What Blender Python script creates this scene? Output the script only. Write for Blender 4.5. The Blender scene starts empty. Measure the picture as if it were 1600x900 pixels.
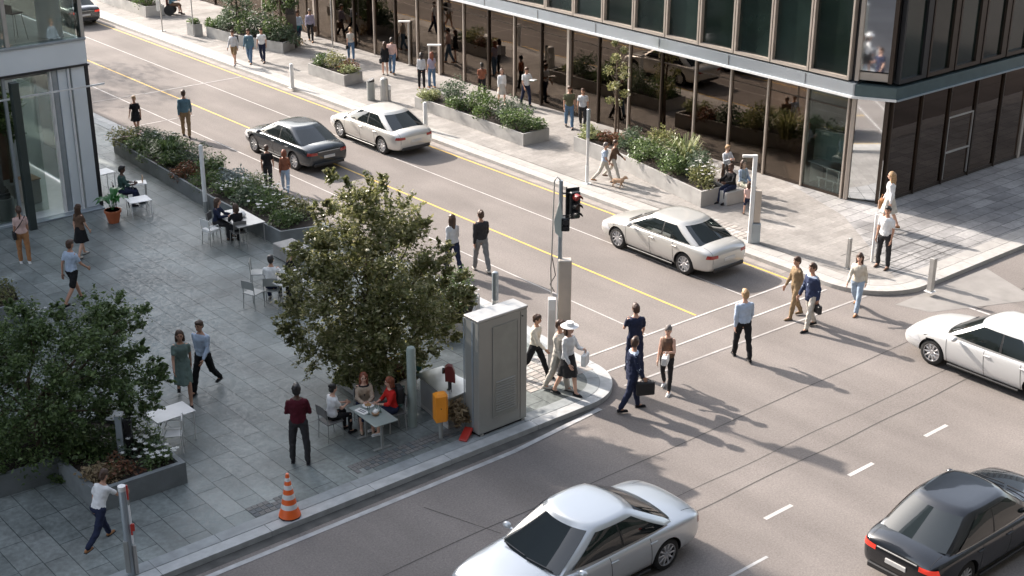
import bpy, bmesh, math, random
import numpy as np
from mathutils import Vector, Matrix, Euler, noise
random.seed(7); rng = np.random.default_rng(7)
PI = math.pi; rad = math.radians
sc = bpy.context.scene; COL = sc.collection

# ---------------------------------------------------------------- camera
FPX, CH = 2206.978, 15.5
_p, _y, _r = rad(22.45199), rad(49.97504), rad(0.17057)
_fw = Vector((math.cos(_y)*math.cos(_p), math.sin(_y)*math.cos(_p), -math.sin(_p)))
_rt = Vector((math.sin(_y), -math.cos(_y), 0)); _up = _rt.cross(_fw)
_c, _s = math.cos(_r), math.sin(_r)
RT = _c*_rt + _s*_up; UP = -_s*_rt + _c*_up; FW = _fw
cam = bpy.data.objects.new('camera', bpy.data.cameras.new('camera')); COL.objects.link(cam)
cam.matrix_world = Matrix(((RT.x, UP.x, -FW.x, 0), (RT.y, UP.y, -FW.y, 0), (RT.z, UP.z, -FW.z, CH), (0, 0, 0, 1)))
cam.data.sensor_width = 36; cam.data.lens = FPX/1600*36; cam.data.clip_start = .5; cam.data.clip_end = 2000
cam.data.dof.use_dof = False
sc.camera = cam

# ---------------------------------------------------------------- sky, sun, exposure
SUN_EL = rad(32); SUN_AZ = math.atan2(-.17, 1.0)          # where the sun stands: towards +Y, a little -X
w = bpy.data.worlds.new('World'); sc.world = w; w.use_nodes = True
nt = w.node_tree; nt.nodes.clear()
wo = nt.nodes.new('ShaderNodeOutputWorld'); bg = nt.nodes.new('ShaderNodeBackground'); sk = nt.nodes.new('ShaderNodeTexSky')
sk.sky_type = 'NISHITA'; sk.sun_disc = False; sk.sun_elevation = SUN_EL; sk.sun_rotation = SUN_AZ
sk.air_density = 1.0; sk.dust_density = 2.5; sk.ozone_density = 1.0
bg.inputs['Strength'].default_value = 0.15
hsv = nt.nodes.new('ShaderNodeHueSaturation'); hsv.inputs['Saturation'].default_value = .52; hsv.inputs['Value'].default_value = 1.4
nt.links.new(sk.outputs[0], hsv.inputs['Color']); nt.links.new(hsv.outputs[0], bg.inputs[0]); nt.links.new(bg.outputs[0], wo.inputs[0])
sl = bpy.data.lights.new('sun', 'SUN'); sl.energy = 4.5; sl.angle = rad(.9); sl.color = (1.0, .90, .81)
so = bpy.data.objects.new('sun', sl); COL.objects.link(so)
_d = Vector((.17, -1, 0)).normalized()*math.cos(SUN_EL) + Vector((0, 0, -math.sin(SUN_EL)))
so.rotation_euler = _d.to_track_quat('-Z', 'Y').to_euler()
sc.view_settings.view_transform = 'Standard'; sc.view_settings.look = 'None'
sc.view_settings.exposure = 1.1; sc.view_settings.gamma = 1.0
sc.view_settings.use_curve_mapping = False
sc.render.engine = 'CYCLES'
sc.cycles.max_bounces = 6; sc.cycles.transparent_max_bounces = 12; sc.cycles.transmission_bounces = 4

# ---------------------------------------------------------------- pixel <-> ground
def ray(px, py):
    return RT*((px-800)/FPX) + UP*(-(py-450)/FPX) + FW
def G(px, py, z=.13):                        # the ground point seen at a pixel of the 1600x900 photograph
    d = ray(px, py); t = (z-CH)/d.z
    return Vector((d.x*t, d.y*t, z))
def PY(x, y, z):
    v = Vector((x, y, z-CH)); return 450 - FPX*v.dot(UP)/v.dot(FW)
def ztop(x, y, py):                          # height at which a vertical over (x, y) reaches picture row py
    lo, hi = -1., 14.
    for _ in range(40):
        m = (lo+hi)/2
        if PY(x, y, m) > py: lo = m
        else: hi = m
    return lo
def depth(x, y, z): return Vector((x, y, z-CH)).dot(FW)
def AT(px, py, dep): return ray(px, py)*dep + Vector((0, 0, CH))

# ---------------------------------------------------------------- materials
def nodes(m):
    m.use_nodes = True; t = m.node_tree
    return t, t.nodes, t.links, t.nodes.get('Principled BSDF')
MC = {}
def mat(name, col, rough=.6, metal=0, spec=.5, var=.08, vscale=3., bump=0, bscale=60., emit=0, coat=0):
    if name in MC: return MC[name]
    m = bpy.data.materials.new(name); t, N, L, b = nodes(m)
    b.inputs['Roughness'].default_value = rough; b.inputs['Metallic'].default_value = metal
    b.inputs['Specular IOR Level'].default_value = spec
    if coat: b.inputs['Coat Weight'].default_value = coat; b.inputs['Coat Roughness'].default_value = .04
    tc = N.new('ShaderNodeTexCoord'); nz = N.new('ShaderNodeTexNoise'); nz.inputs['Scale'].default_value = vscale
    nz.inputs['Detail'].default_value = 5
    L.new(tc.outputs['Object'], nz.inputs['Vector'])
    r = N.new('ShaderNodeValToRGB'); e = r.color_ramp.elements
    e[0].position = .3; e[1].position = .7
    e[0].color = tuple(c*(1-var) for c in col)+(1,); e[1].color = tuple(min(1, c*(1+var)) for c in col)+(1,)
    L.new(nz.outputs['Fac'], r.inputs['Fac']); L.new(r.outputs[0], b.inputs['Base Color'])
    if bump:
        n2 = N.new('ShaderNodeTexNoise'); n2.inputs['Scale'].default_value = bscale; L.new(tc.outputs['Object'], n2.inputs['Vector'])
        bp = N.new('ShaderNodeBump'); bp.inputs['Strength'].default_value = bump; bp.inputs['Distance'].default_value = .01
        L.new(n2.outputs['Fac'], bp.inputs['Height']); L.new(bp.outputs[0], b.inputs['Normal'])
    if emit:
        b.inputs['Emission Color'].default_value = tuple(col)+(1,); b.inputs['Emission Strength'].default_value = emit
    MC[name] = m; return m

def glass(name, tint, refl=(.8, .8, .8), base=.12, rough=.015, fres=1.0):
    if name in MC: return MC[name]
    m = bpy.data.materials.new(name); t, N, L, b = nodes(m); N.remove(b)
    o = N['Material Output']; mx = N.new('ShaderNodeMixShader'); tr = N.new('ShaderNodeBsdfTransparent'); gl = N.new('ShaderNodeBsdfGlossy')
    tr.inputs[0].default_value = tint+(1,); gl.inputs[0].default_value = refl+(1,); gl.inputs['Roughness'].default_value = rough
    fr = N.new('ShaderNodeFresnel'); fr.inputs[0].default_value = 1.5
    ad = N.new('ShaderNodeMath'); ad.operation = 'MULTIPLY_ADD'; ad.inputs[1].default_value = fres; ad.inputs[2].default_value = base; ad.use_clamp = True
    tc = N.new('ShaderNodeTexCoord'); nz = N.new('ShaderNodeTexNoise'); nz.inputs['Scale'].default_value = .7
    bp = N.new('ShaderNodeBump'); bp.inputs['Strength'].default_value = .05; bp.inputs['Distance'].default_value = .05
    L.new(tc.outputs['Object'], nz.inputs['Vector']); L.new(nz.outputs['Fac'], bp.inputs['Height']); L.new(bp.outputs[0], gl.inputs['Normal'])
    L.new(fr.outputs[0], ad.inputs[0]); L.new(ad.outputs[0], mx.inputs[0]); L.new(tr.outputs[0], mx.inputs[1]); L.new(gl.outputs[0], mx.inputs[2])
    L.new(mx.outputs[0], o.inputs[0]); MC[name] = m; return m

def paving(name, c1, c2, mortar, row, length, ms=.012, swap=True, rough=.6, wet=0, offs=.5, stain=.5, seed=0.):
    m = bpy.data.materials.new(name); t, N, L, b = nodes(m)
    tc = N.new('ShaderNodeTexCoord'); sp = N.new('ShaderNodeSeparateXYZ'); cb = N.new('ShaderNodeCombineXYZ')
    L.new(tc.outputs['Object'], sp.inputs[0])
    L.new(sp.outputs[1 if swap else 0], cb.inputs[0]); L.new(sp.outputs[0 if swap else 1], cb.inputs[1]); cb.inputs[2].default_value = seed
    br = N.new('ShaderNodeTexBrick'); br.inputs['Scale'].default_value = 1; br.inputs['Brick Width'].default_value = length
    br.inputs['Row Height'].default_value = row; br.inputs['Mortar Size'].default_value = ms; br.inputs['Mortar Smooth'].default_value = .3
    br.offset = offs; br.offset_frequency = 2; br.squash = .82; br.squash_frequency = 3
    br.inputs['Color1'].default_value = c1+(1,); br.inputs['Color2'].default_value = c2+(1,); br.inputs['Mortar'].default_value = mortar+(1,)
    L.new(cb.outputs[0], br.inputs['Vector'])
    n1 = N.new('ShaderNodeTexNoise'); n1.inputs['Scale'].default_value = .55; n1.inputs['Detail'].default_value = 7; n1.inputs['Roughness'].default_value = .65
    n2 = N.new('ShaderNodeTexNoise'); n2.inputs['Scale'].default_value = 9; n2.inputs['Detail'].default_value = 6
    n3 = N.new('ShaderNodeTexNoise'); n3.inputs['Scale'].default_value = 90; n3.inputs['Detail'].default_value = 2
    for n in (n1, n2, n3): L.new(tc.outputs['Object'], n.inputs['Vector'])
    def ramp(src, a, bb, p0=.35, p1=.68):
        r = N.new('ShaderNodeMapRange'); r.inputs['From Min'].default_value = p0; r.inputs['From Max'].default_value = p1
        r.inputs['To Min'].default_value = a; r.inputs['To Max'].default_value = bb; L.new(src, r.inputs[0]); return r.outputs[0]
    m1 = N.new('ShaderNodeMath'); m1.operation = 'MULTIPLY'
    L.new(ramp(n1.outputs['Fac'], 1-.45*stain, 1+.3*stain), m1.inputs[0]); L.new(ramp(n2.outputs['Fac'], 1-.22*stain, 1+.18*stain), m1.inputs[1])
    m2 = N.new('ShaderNodeMath'); m2.operation = 'MULTIPLY'; L.new(m1.outputs[0], m2.inputs[0]); L.new(ramp(n3.outputs['Fac'], .93, 1.07), m2.inputs[1])
    vm = N.new('ShaderNodeVectorMath'); vm.operation = 'SCALE'; L.new(br.outputs['Color'], vm.inputs[0]); L.new(m2.outputs[0], vm.inputs['Scale'])
    L.new(vm.outputs[0], b.inputs['Base Color'])
    L.new(ramp(n2.outputs['Fac'], rough-.12-wet, rough+.1), b.inputs['Roughness'])
    b.inputs['Specular IOR Level'].default_value = .22
    bp = N.new('ShaderNodeBump'); bp.inputs['Strength'].default_value = .5; bp.inputs['Distance'].default_value = .01; bp.invert = True
    L.new(br.outputs['Fac'], bp.inputs['Height'])
    b2 = N.new('ShaderNodeBump'); b2.inputs['Strength'].default_value = .25; b2.inputs['Distance'].default_value = .01
    L.new(n2.outputs['Fac'], b2.inputs['Height']); L.new(bp.outputs[0], b2.inputs['Normal']); L.new(b2.outputs[0], b.inputs['Normal'])
    return m

def asphalt(name, col, stain=1.0):
    m = bpy.data.materials.new(name); t, N, L, b = nodes(m)
    tc = N.new('ShaderNodeTexCoord'); mp = N.new('ShaderNodeMapping'); mp.inputs['Scale'].default_value = (1, .16, 1)
    L.new(tc.outputs['Object'], mp.inputs[0])
    n0 = N.new('ShaderNodeTexNoise'); n0.inputs['Scale'].default_value = .9; n0.inputs['Detail'].default_value = 5; L.new(mp.outputs[0], n0.inputs['Vector'])
    n1 = N.new('ShaderNodeTexNoise'); n1.inputs['Scale'].default_value = .22; n1.inputs['Detail'].default_value = 8; n1.inputs['Roughness'].default_value = .6; L.new(tc.outputs['Object'], n1.inputs['Vector'])
    n2 = N.new('ShaderNodeTexNoise'); n2.inputs['Scale'].default_value = 22; n2.inputs['Detail'].default_value = 4; n2.inputs['Roughness'].default_value = .8; L.new(tc.outputs['Object'], n2.inputs['Vector'])
    vo = N.new('ShaderNodeTexVoronoi'); vo.inputs['Scale'].default_value = 45; L.new(tc.outputs['Object'], vo.inputs['Vector'])
    def ramp(src, a, bb, p0, p1):
        r = N.new('ShaderNodeMapRange'); r.inputs['From Min'].default_value = p0; r.inputs['From Max'].default_value = p1
        r.inputs['To Min'].default_value = a; r.inputs['To Max'].default_value = bb; L.new(src, r.inputs[0]); return r.outputs[0]
    def mul(a, bb):
        k = N.new('ShaderNodeMath'); k.operation = 'MULTIPLY'; L.new(a, k.inputs[0]); L.new(bb, k.inputs[1]); return k.outputs[0]
    v = mul(mul(ramp(n0.outputs['Fac'], 1-.1*stain, 1+.08*stain, .35, .65), ramp(n1.outputs['Fac'], 1-.13*stain, 1+.1*stain, .35, .65)),
            mul(ramp(n2.outputs['Fac'], .78, 1.22, .3, .7), ramp(vo.outputs['Distance'], 1.1, .88, 0, .7)))
    vm = N.new('ShaderNodeVectorMath'); vm.operation = 'SCALE'; vm.inputs[0].default_value = col; L.new(v, vm.inputs['Scale'])
    L.new(vm.outputs[0], b.inputs['Base Color']); b.inputs['Roughness'].default_value = .92; b.inputs['Specular IOR Level'].default_value = .18
    bp = N.new('ShaderNodeBump'); bp.inputs['Strength'].default_value = .35; bp.inputs['Distance'].default_value = .008
    L.new(n2.outputs['Fac'], bp.inputs['Height']); L.new(bp.outputs[0], b.inputs['Normal'])
    return m

def leafmat(name, cols, rough=.45, trans=.35):
    m = bpy.data.materials.new(name); t, N, L, b = nodes(m)
    g = N.new('ShaderNodeNewGeometry'); r = N.new('ShaderNodeValToRGB'); cr = r.color_ramp
    cr.elements[0].color = cols[0]+(1,); cr.elements[1].color = cols[-1]+(1,)
    for i, c in enumerate(cols[1:-1]): e = cr.elements.new((i+1)/(len(cols)-1)); e.color = c+(1,)
    L.new(g.outputs['Random Per Island'], r.inputs[0]); L.new(r.outputs[0], b.inputs['Base Color'])
    b.inputs['Roughness'].default_value = rough
    tr = N.new('ShaderNodeBsdfTranslucent'); mx = N.new('ShaderNodeMixShader'); mx.inputs[0].default_value = trans
    L.new(r.outputs[0], tr.inputs[0]); L.new(b.outputs[0], mx.inputs[1]); L.new(tr.outputs[0], mx.inputs[2])
    L.new(mx.outputs[0], N['Material Output'].inputs[0]); return m

# ---------------------------------------------------------------- mesh builder
class MB:
    def __init__(s): s.v = []; s.f = []; s.m = []
    def add(s, vs, fs, m=0):
        o = len(s.v); s.v += [Vector(a) for a in vs]; s.f += [tuple(i+o for i in f) for f in fs]; s.m += [m]*len(fs); return s
    def loft(s, rings, m=0, caps=True, closed=True):
        n = len(rings[0]); vs = [p for r in rings for p in r]; fs = []
        for i in range(len(rings)-1):
            for j in range(n if closed else n-1):
                k = (j+1) % n; fs.append((i*n+j, i*n+k, (i+1)*n+k, (i+1)*n+j))
        if caps and closed: fs.append(tuple(range(n-1, -1, -1))); fs.append(tuple((len(rings)-1)*n+j for j in range(n)))
        return s.add(vs, fs, m)
    def tube(s, pts, radii, n=8, m=0, caps=True):
        pts = [Vector(p) for p in pts]
        if not hasattr(radii, '__len__'): radii = [radii]*len(pts)
        rings = []; a = None
        for i, p in enumerate(pts):
            d = (pts[min(i+1, len(pts)-1)]-pts[max(i-1, 0)])
            if d.length < 1e-9: d = Vector((0, 0, 1))
            d.normalize()
            if a is None: a = d.orthogonal().normalized()
            a = (a - d*a.dot(d))
            if a.length < 1e-6: a = d.orthogonal()
            a.normalize(); b = d.cross(a); r = radii[i]
            rings.append([p + (a*math.cos(2*PI*j/n) + b*math.sin(2*PI*j/n))*r for j in range(n)])
        return s.loft(rings, m, caps)
    def cyl(s, a, b, r, n=12, m=0, r2=None): return s.tube([a, b], [r, r if r2 is None else r2], n, m)
    def cap(s, p0, p1, r0, r1, n=10, m=0):     # round cone
        p0 = Vector(p0); p1 = Vector(p1); d = (p1-p0)
        if d.length < 1e-6: d = Vector((0, 0, 1e-4))
        d.normalize(); P = []; R = []
        for k in (84, 55, 25): P.append(p0-d*r0*math.sin(rad(k))); R.append(r0*math.cos(rad(k)))
        P += [p0, p1]; R += [r0, r1]
        for k in (25, 55, 84): P.append(p1+d*r1*math.sin(rad(k))); R.append(r1*math.cos(rad(k)))
        return s.tube(P, R, n, m)
    def ell(s, c, r, rot=None, nu=14, nv=9, m=0):
        c = Vector(c); rings = []
        for i in range(nv+1):
            t = -PI/2 + PI*(i+.02)/(nv+.04); rings.append([Vector((r[0]*math.cos(t)*math.cos(2*PI*j/nu), r[1]*math.cos(t)*math.sin(2*PI*j/nu), r[2]*math.sin(t))) for j in range(nu)])
        rings = [[c + (rot @ p if rot else p) for p in q] for q in rings]
        return s.loft(rings, m)
    def box(s, c, size, rz=0, bev=0, m=0, rot=None):
        x, y, z = size[0]/2, size[1]/2, size[2]/2; b = min(bev, x*.49, y*.49, z*.49); c = Vector(c)
        R = rot if rot else (Matrix.Rotation(rz, 3, 'Z') if rz else None)
        if b <= 0:
            vs = [Vector((i*x, j*y, k*z)) for i in (-1, 1) for j in (-1, 1) for k in (-1, 1)]
            fs = [(0, 1, 3, 2), (4, 6, 7, 5), (0, 4, 5, 1), (2, 3, 7, 6), (0, 2, 6, 4), (1, 5, 7, 3)]
        else:
            bm = bmesh.new(); bmesh.ops.create_cube(bm, size=2)
            for q in bm.verts: q.co = Vector((q.co.x*x, q.co.y*y, q.co.z*z))
            bmesh.ops.bevel(bm, geom=bm.edges[:], offset=b, segments=2 if b > .02 else 1, affect='EDGES', profile=.5)
            bm.verts.index_update(); vs = [q.co.copy() for q in bm.verts]; fs = [tuple(q.index for q in f.verts) for f in bm.faces]; bm.free()
        vs = [c + (R @ q if R else q) for q in vs]
        return s.add(vs, fs, m)
    def b2(s, x0, x1, y0, y1, z0, z1, bev=0, m=0): return s.box(((x0+x1)/2, (y0+y1)/2, (z0+z1)/2), (abs(x1-x0), abs(y1-y0), abs(z1-z0)), 0, bev, m)
    def prism(s, poly, z0, z1, m=0):
        n = len(poly); vs = [(x, y, z0) for x, y in poly]+[(x, y, z1) for x, y in poly]
        fs = [tuple(range(n-1, -1, -1)), tuple(range(n, 2*n))]+[(i, (i+1) % n, n+(i+1) % n, n+i) for i in range(n)]
        return s.add(vs, fs, m)
    def quad(s, a, b, c, d, m=0): return s.add([a, b, c, d], [(0, 1, 2, 3)], m)
    def mesh(s, name):
        me = bpy.data.meshes.new(name); me.from_pydata([tuple(q) for q in s.v], [], s.f); me.polygons.foreach_set('material_index', s.m); return me
    def build(s, name, mats, parent=None, smooth=None, loc=None):
        me = s.mesh(name); me.validate()
        for q in (mats if isinstance(mats, (list, tuple)) else [mats]): me.materials.append(q)
        if smooth:
            bm = bmesh.new(); bm.from_mesh(me); bmesh.ops.recalc_face_normals(bm, faces=bm.faces[:]); bm.to_mesh(me); bm.free()
            me.polygons.foreach_set('use_smooth', [True]*len(me.polygons)); me.set_sharp_from_angle(angle=rad(smooth))
        o = bpy.data.objects.new(name, me); COL.objects.link(o)
        if parent: o.parent = parent
        if loc is not None: o.location = loc
        return o

def tag(o, label=None, cat=None, group=None, kind=None):
    if label: o['label'] = label
    if cat: o['category'] = cat
    if group: o['group'] = group
    if kind: o['kind'] = kind
    return o
def thing(name, label, cat, loc=(0, 0, 0), rz=0, group=None):
    o = bpy.data.objects.new(name, None); COL.objects.link(o); o.location = loc; o.rotation_euler = (0, 0, rz); o.empty_display_size = .2
    return tag(o, label, cat, group)
def kids(o): return [c for c in COL.objects if c.parent == o]
def copy_tree(o, loc, rz, label, sub=None):
    c = o.copy(); COL.objects.link(c); c.location = loc; c.rotation_euler = (0, 0, rz); c['label'] = label
    for ch in sub or TREE[o.name]:
        d = ch[0].copy(); COL.objects.link(d); d.parent = c
        for g in ch[1]: e = g.copy(); COL.objects.link(e); e.parent = d
    return c
TREE = {}
def remember(o): TREE[o.name] = [(ch, kids(ch)) for ch in kids(o)]
def struct(name, mb, m, smooth=None): return tag(mb.build(name, m, None, smooth), kind='structure')

M = dict(
 white=mat('white_paint', (.72, .72, .71), .45), offwhite=mat('offwhite_paint', (.6, .59, .57), .5), cream=mat('beige_metal', (.50, .44, .38), .42, .3),
 steel=mat('brushed_steel', (.52, .52, .51), .3, .9), alu=mat('anodised_aluminium', (.45, .44, .42), .42, .55), dark=mat('dark_metal', (.035, .035, .037), .4, .4),
 black=mat('black_rubber', (.015, .015, .016), .75), blackgloss=mat('black_plastic', (.012, .012, .013), .25), conc=mat('concrete', (.34, .33, .315), .8, var=.16, vscale=2.2, bump=.3, bscale=35),
 conc_dark=mat('weathered_concrete', (.17, .185, .19), .75, var=.2, vscale=2, bump=.3, bscale=35), conc_light=mat('pale_concrete', (.46, .44, .41), .8, var=.12, vscale=2.5, bump=.25, bscale=35),
 soil=mat('soil', (.035, .026, .02), .95, var=.4, vscale=14, bump=.8, bscale=20), bark=mat('bark', (.12, .085, .06), .9, var=.3, vscale=12, bump=.8, bscale=30),
 terracotta=mat('terracotta', (.42, .115, .045), .75, var=.12), orange=mat('orange_plastic', (.85, .14, .025), .42), amber=mat('amber_plastic', (.85, .30, .02), .4),
 red=mat('red_paint', (.42, .03, .02), .4), maroon=mat('maroon_plastic', (.12, .014, .014), .45), grey=mat('grey_paint', (.27, .28, .27), .45), greygreen=mat('grey_green_metal', (.20, .225, .21), .4, .25),
 kiosk=mat('taupe_grey_metal', (.34, .34, .315), .42, .35, var=.05, vscale=1.2), meshgrey=mat('taupe_grey_seat', (.13, .125, .12), .6), chrome=mat('chrome', (.7, .7, .7), .12, 1.),
 wood=mat('pale_wood', (.42, .27, .15), .55, var=.2, vscale=6), brownpanel=mat('brown_panel', (.12, .055, .03), .5, var=.25, vscale=1.5), darkwall=mat('dark_interior', (.045, .036, .03), .7, var=.3, vscale=.8),
 paper=mat('paper', (.78, .77, .74), .8), teal=mat('teal_metal', (.02, .09, .07), .4), slate=mat('slate_blue_metal', (.33, .37, .40), .38, .4), whitelit=mat('white_cladding', (.72, .77, .80), .35, .1, var=.04, vscale=.8))

# ================================================================ GROUND, ROADS, PAVEMENTS
road_m = asphalt('road_asphalt', (.218, .196, .182))
g_ = MB().quad((-250, -250, 0), (300, -250, 0), (300, 400, 0), (-250, 400, 0)); struct('road', g_, road_m)
ZK = .13
slate = paving('slate_paving', (.178, .202, .196), (.238, .258, .248), (.07, .08, .08), .5, 1.2, .010, True, .55, .1, .37, .9)
fine = paving('pale_paving', (.275, .258, .24), (.335, .316, .295), (.25, .235, .22), .3, .62, .008, False, .72, 0, .5, .55, 3.)
bsl = paving('side_paving', (.27, .265, .262), (.37, .36, .35), (.10, .10, .10), .46, 1.1, .012, False, .6, .05, .42, .8, 5.)
granite = mat('granite_kerb', (.40, .41, .41), .65, var=.14, vscale=5, bump=.25, bscale=80)
graniteS = mat('pale_granite_kerb', (.39, .375, .355), .7, var=.1, vscale=5, bump=.25, bscale=80)
def arc(cx, cy, r, a0, a1, n=14): return [(cx+r*math.cos(rad(a0+(a1-a0)*i/n)), cy+r*math.sin(rad(a0+(a1-a0)*i/n))) for i in range(n+1)]
def offset(path, d):
    out = []
    for i, p in enumerate(path):
        a = path[max(i-1, 0)]; b = path[min(i+1, len(path)-1)]; t = Vector((b[0]-a[0], b[1]-a[1])).normalized()
        out.append((p[0]-t.y*d, p[1]+t.x*d))
    return out
def densify(path, step=.25):
    out = []
    for a, b in zip(path[:-1], path[1:]):
        n = max(1, int(math.hypot(b[0]-a[0], b[1]-a[1])/step))
        out += [(a[0]+(b[0]-a[0])*i/n, a[1]+(b[1]-a[1])*i/n) for i in range(n)]
    return out+[path[-1]]
def stones(path, inner, outer, z0, z1, L, gap=.014, seed=1, lift=0):
    """individual kerb stones along a path; inner/outer are offsets to the left of the direction of travel"""
    p = densify(path, .12); A = offset(p, inner); B = offset(p, outer); mb = MB(); rn = random.Random(seed)
    s = 0; i0 = 0; tgt = L*rn.uniform(.8, 1.1)
    for i in range(1, len(p)):
        s += math.hypot(p[i][0]-p[i-1][0], p[i][1]-p[i-1][1])
        if s > tgt or i == len(p)-1:
            ia = A[i0:i+1]; ib = B[i0:i+1]
            if len(ia) > 1:
                def pull(q): 
                    q = list(q); d = Vector((q[1][0]-q[0][0], q[1][1]-q[0][1])); d.normalize(); q[0] = (q[0][0]+d.x*gap, q[0][1]+d.y*gap); return q
                ia = pull(ia); ib = pull(ib); zz = z1+lift+rn.uniform(-.0015, .0015)
                mb.prism(ib+ia[::-1], z0, zz)
            i0 = i; s = 0; tgt = L*rn.uniform(.8, 1.1)
    return mb
# plaza side (near): along street B then round the corner and up street A
near = [(-60, 21.75)]+arc(20.75, 23.35, 1.6, -90, 0)+[(22.45, 25.5), (22.8, 28), (22.8, 130)]
far = [(31.2, 130)]+arc(33.2, 23.1, 2.0, 180, 270)+[(36.4, 21.1), (140, 21.1)]
pn = MB().prism(offset(near, .3)+[(-60, 130)], 0, ZK-.004); struct('plaza_pavement', pn, slate)
split = [(q[0], q[1]) for q in offset(far, .3)]
pf = MB().prism(split[:13]+[(36.2, 26.3), (37.6, 30), (37.6, 130)], 0, ZK-.004); struct('pavement', pf, fine)
pf2 = MB().prism([split[12]]+split[13:]+[(140, 60), (37.6, 60), (37.6, 30), (36.2, 26.3)], 0, ZK-.006); struct('side_pavement', pf2, bsl)
struct('kerb', stones(near, 0, .30, 0, ZK, 2.3, .012, 3), granite)
struct('kerb_band', stones(near, .312, .62, .02, ZK+.004, 1.7, .012, 5), mat('kerb_band_stone', (.27, .29, .295), .6, var=.18, vscale=4))
struct('far_kerb', stones(far, 0, .42, 0, ZK, 1.6, .008, 8), graniteS)
struct('far_kerb_band', stones(far, .43, .85, .02, ZK+.003, 1.1, .008, 9), mat('far_band_stone', (.35, .335, .315), .7, var=.1, vscale=4))
# gutter strip of dark grime at the near kerb's foot
struct('gutter', MB().b2(-60, 20.8, 21.5, 21.75, -.01, .004), mat('gutter_grime', (.085, .083, .078), .85, var=.3, vscale=3))
struct('far_gutter', MB().b2(30.93, 31.2, 24.5, 130, -.01, .004), mat('far_gutter_grime', (.26, .235, .215), .85, var=.2, vscale=2))

wm = mat('road_paint_white', (.48, .46, .44), .6, var=.2, vscale=2.5); wmf = mat('worn_road_paint', (.36, .34, .325), .7, var=.25, vscale=4)
ym = mat('road_paint_yellow', (.72, .46, .10), .6, var=.12, vscale=3); jm = mat('road_joint_tar', (.075, .068, .062), .8, var=.2)
def strip(mb, x0, y0, x1, y1, w, z=.004):
    d = Vector((x1-x0, y1-y0)).normalized(); nx, ny = -d.y*w/2, d.x*w/2
    mb.quad((x0-nx, y0-ny, z), (x1-nx, y1-ny, z), (x1+nx, y1+ny, z), (x0+nx, y0+ny, z))
mb = MB()
strip(mb, 28.83, 24.0, 28.83, 130, .045); strip(mb, 24.8, 23.95, 24.8, 130, .045)
struct('white_lane_line', mb, wm)
mb = MB(); strip(mb, 26.75, 24.0, 26.72, 130, .07); strip(mb, 30.77, 24.0, 30.72, 130, .07); struct('yellow_lane_line', mb, ym)
mb = MB(); strip(mb, 22.5, 23.93, 31.05, 23.88, .065, .008); strip(mb, 22.3, 22.98, 31.0, 22.88, .065, .008); struct('crosswalk_line', mb, wm)
mb = MB(); strip(mb, 22.2, 22.12, 31.5, 21.85, .07, .008); strip(mb, 26.0, 55.5, 30.7, 55.5, .09, .008); strip(mb, 22.9, 55.6, 26.0, 55.55, .06, .008); strip(mb, 22.9, 51.1, 26.0, 51.1, .06, .008)
struct('faded_cross_line', mb, wmf)
mb = MB(); strip(mb, -60, 21.12, 18, 21.32, .13, .009); strip(mb, 18, 21.32, 20.9, 21.6, .13, .012)
for k in range(1): strip(mb, 17.0, 14.9, 19.1, 14.9, .07)
struct('edge_line', mb, mat('edge_paint', (.42, .42, .42), .7, var=.2, vscale=4))
mb = MB()
for x in (20.13, 22.9, 25.7): strip(mb, x, 15.85, x+.86, 15.85, .10)
struct('dashed_lane_line', mb, wm)
mb = MB(); strip(mb, 33.02, 20.8, 33.04, 12, .09); struct('side_white_line', mb, wm)
mb = MB()
def wobble(mb, x0, x1, y, w, amp=.05):
    n = 40; P = [(x0+(x1-x0)*i/n, y+amp*noise.noise(Vector((x0+(x1-x0)*i/n*.35, y, 3)))) for i in range(n+1)]
    for a, b in zip(P[:-1], P[1:]): strip(mb, a[0], a[1], b[0], b[1], w)
wobble(mb, 8, 32, 19.2, .028); wobble(mb, 18.5, 29.5, 17.6, .018, .1); wobble(mb, 14, 30.5, 16.95, .03, .08); wobble(mb, 33, 60, 19.3, .03, .1)
strip(mb, 15.0, 20.7, 15.6, 18.9, .02); struct('road_joint', mb, jm)
# lighter concrete apron by the far corner
struct('road_patch', MB().add([(31.6, 20.95, .004), (33.6, 20.95, .004), (36, 20.9, .004), (35.0, 18.6, .004), (31.9, 20.0, .004)], [(4, 3, 2, 1, 0)]).quad((31.6, 20.95, .006), (31.9, 20.0, .006), (35, 18.6, .006), (36, 20.9, .006)), mat('concrete_apron', (.235, .222, .208), .8, var=.12, vscale=2, bump=.2))
# drains, small setts and access covers let into the pavements
def setts(x0, y0, nx, ny, w, h, z, ms, seed, rot=0):
    rn = random.Random(seed); A = MB()
    for i in range(nx):
        for j in range(ny):
            if rn.random() < .03: continue
            A.box((x0+i*w+w/2, y0+j*h+h/2, z), (w*.88, h*.86, .012), 0, 0, rn.randrange(len(ms)))
    return A
sm = [mat('sett_a', (.16, .155, .15), .8), mat('sett_b', (.17, .165, .155), .8), mat('sett_c', (.12, .13, .135), .8)]
sB = [mat('sett_d', (.36, .33, .30), .8), mat('sett_e', (.29, .265, .245), .8), mat('sett_f', (.40, .38, .36), .8)]
tag(setts(14.6, 22.55, 26, 3, .12, .14, ZK+.0, sm, 4).build('sett_paving', sm), kind='structure')
tag(setts(20.0, 23.1, 7, 9, .3, .17, ZK+.0, sB, 6).build('corner_sett_paving', sB), kind='structure')
tag(setts(12.0, 22.4, 8, 3, .13, .15, ZK-.001, sm, 14).build('kerbside_sett_paving', sm), kind='structure')
tag(setts(31.9, 27.0, 3, 14, .3, .2, ZK+.0, sB, 7).build('street_sett_paving', sB), kind='structure')
mb = MB()
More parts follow.
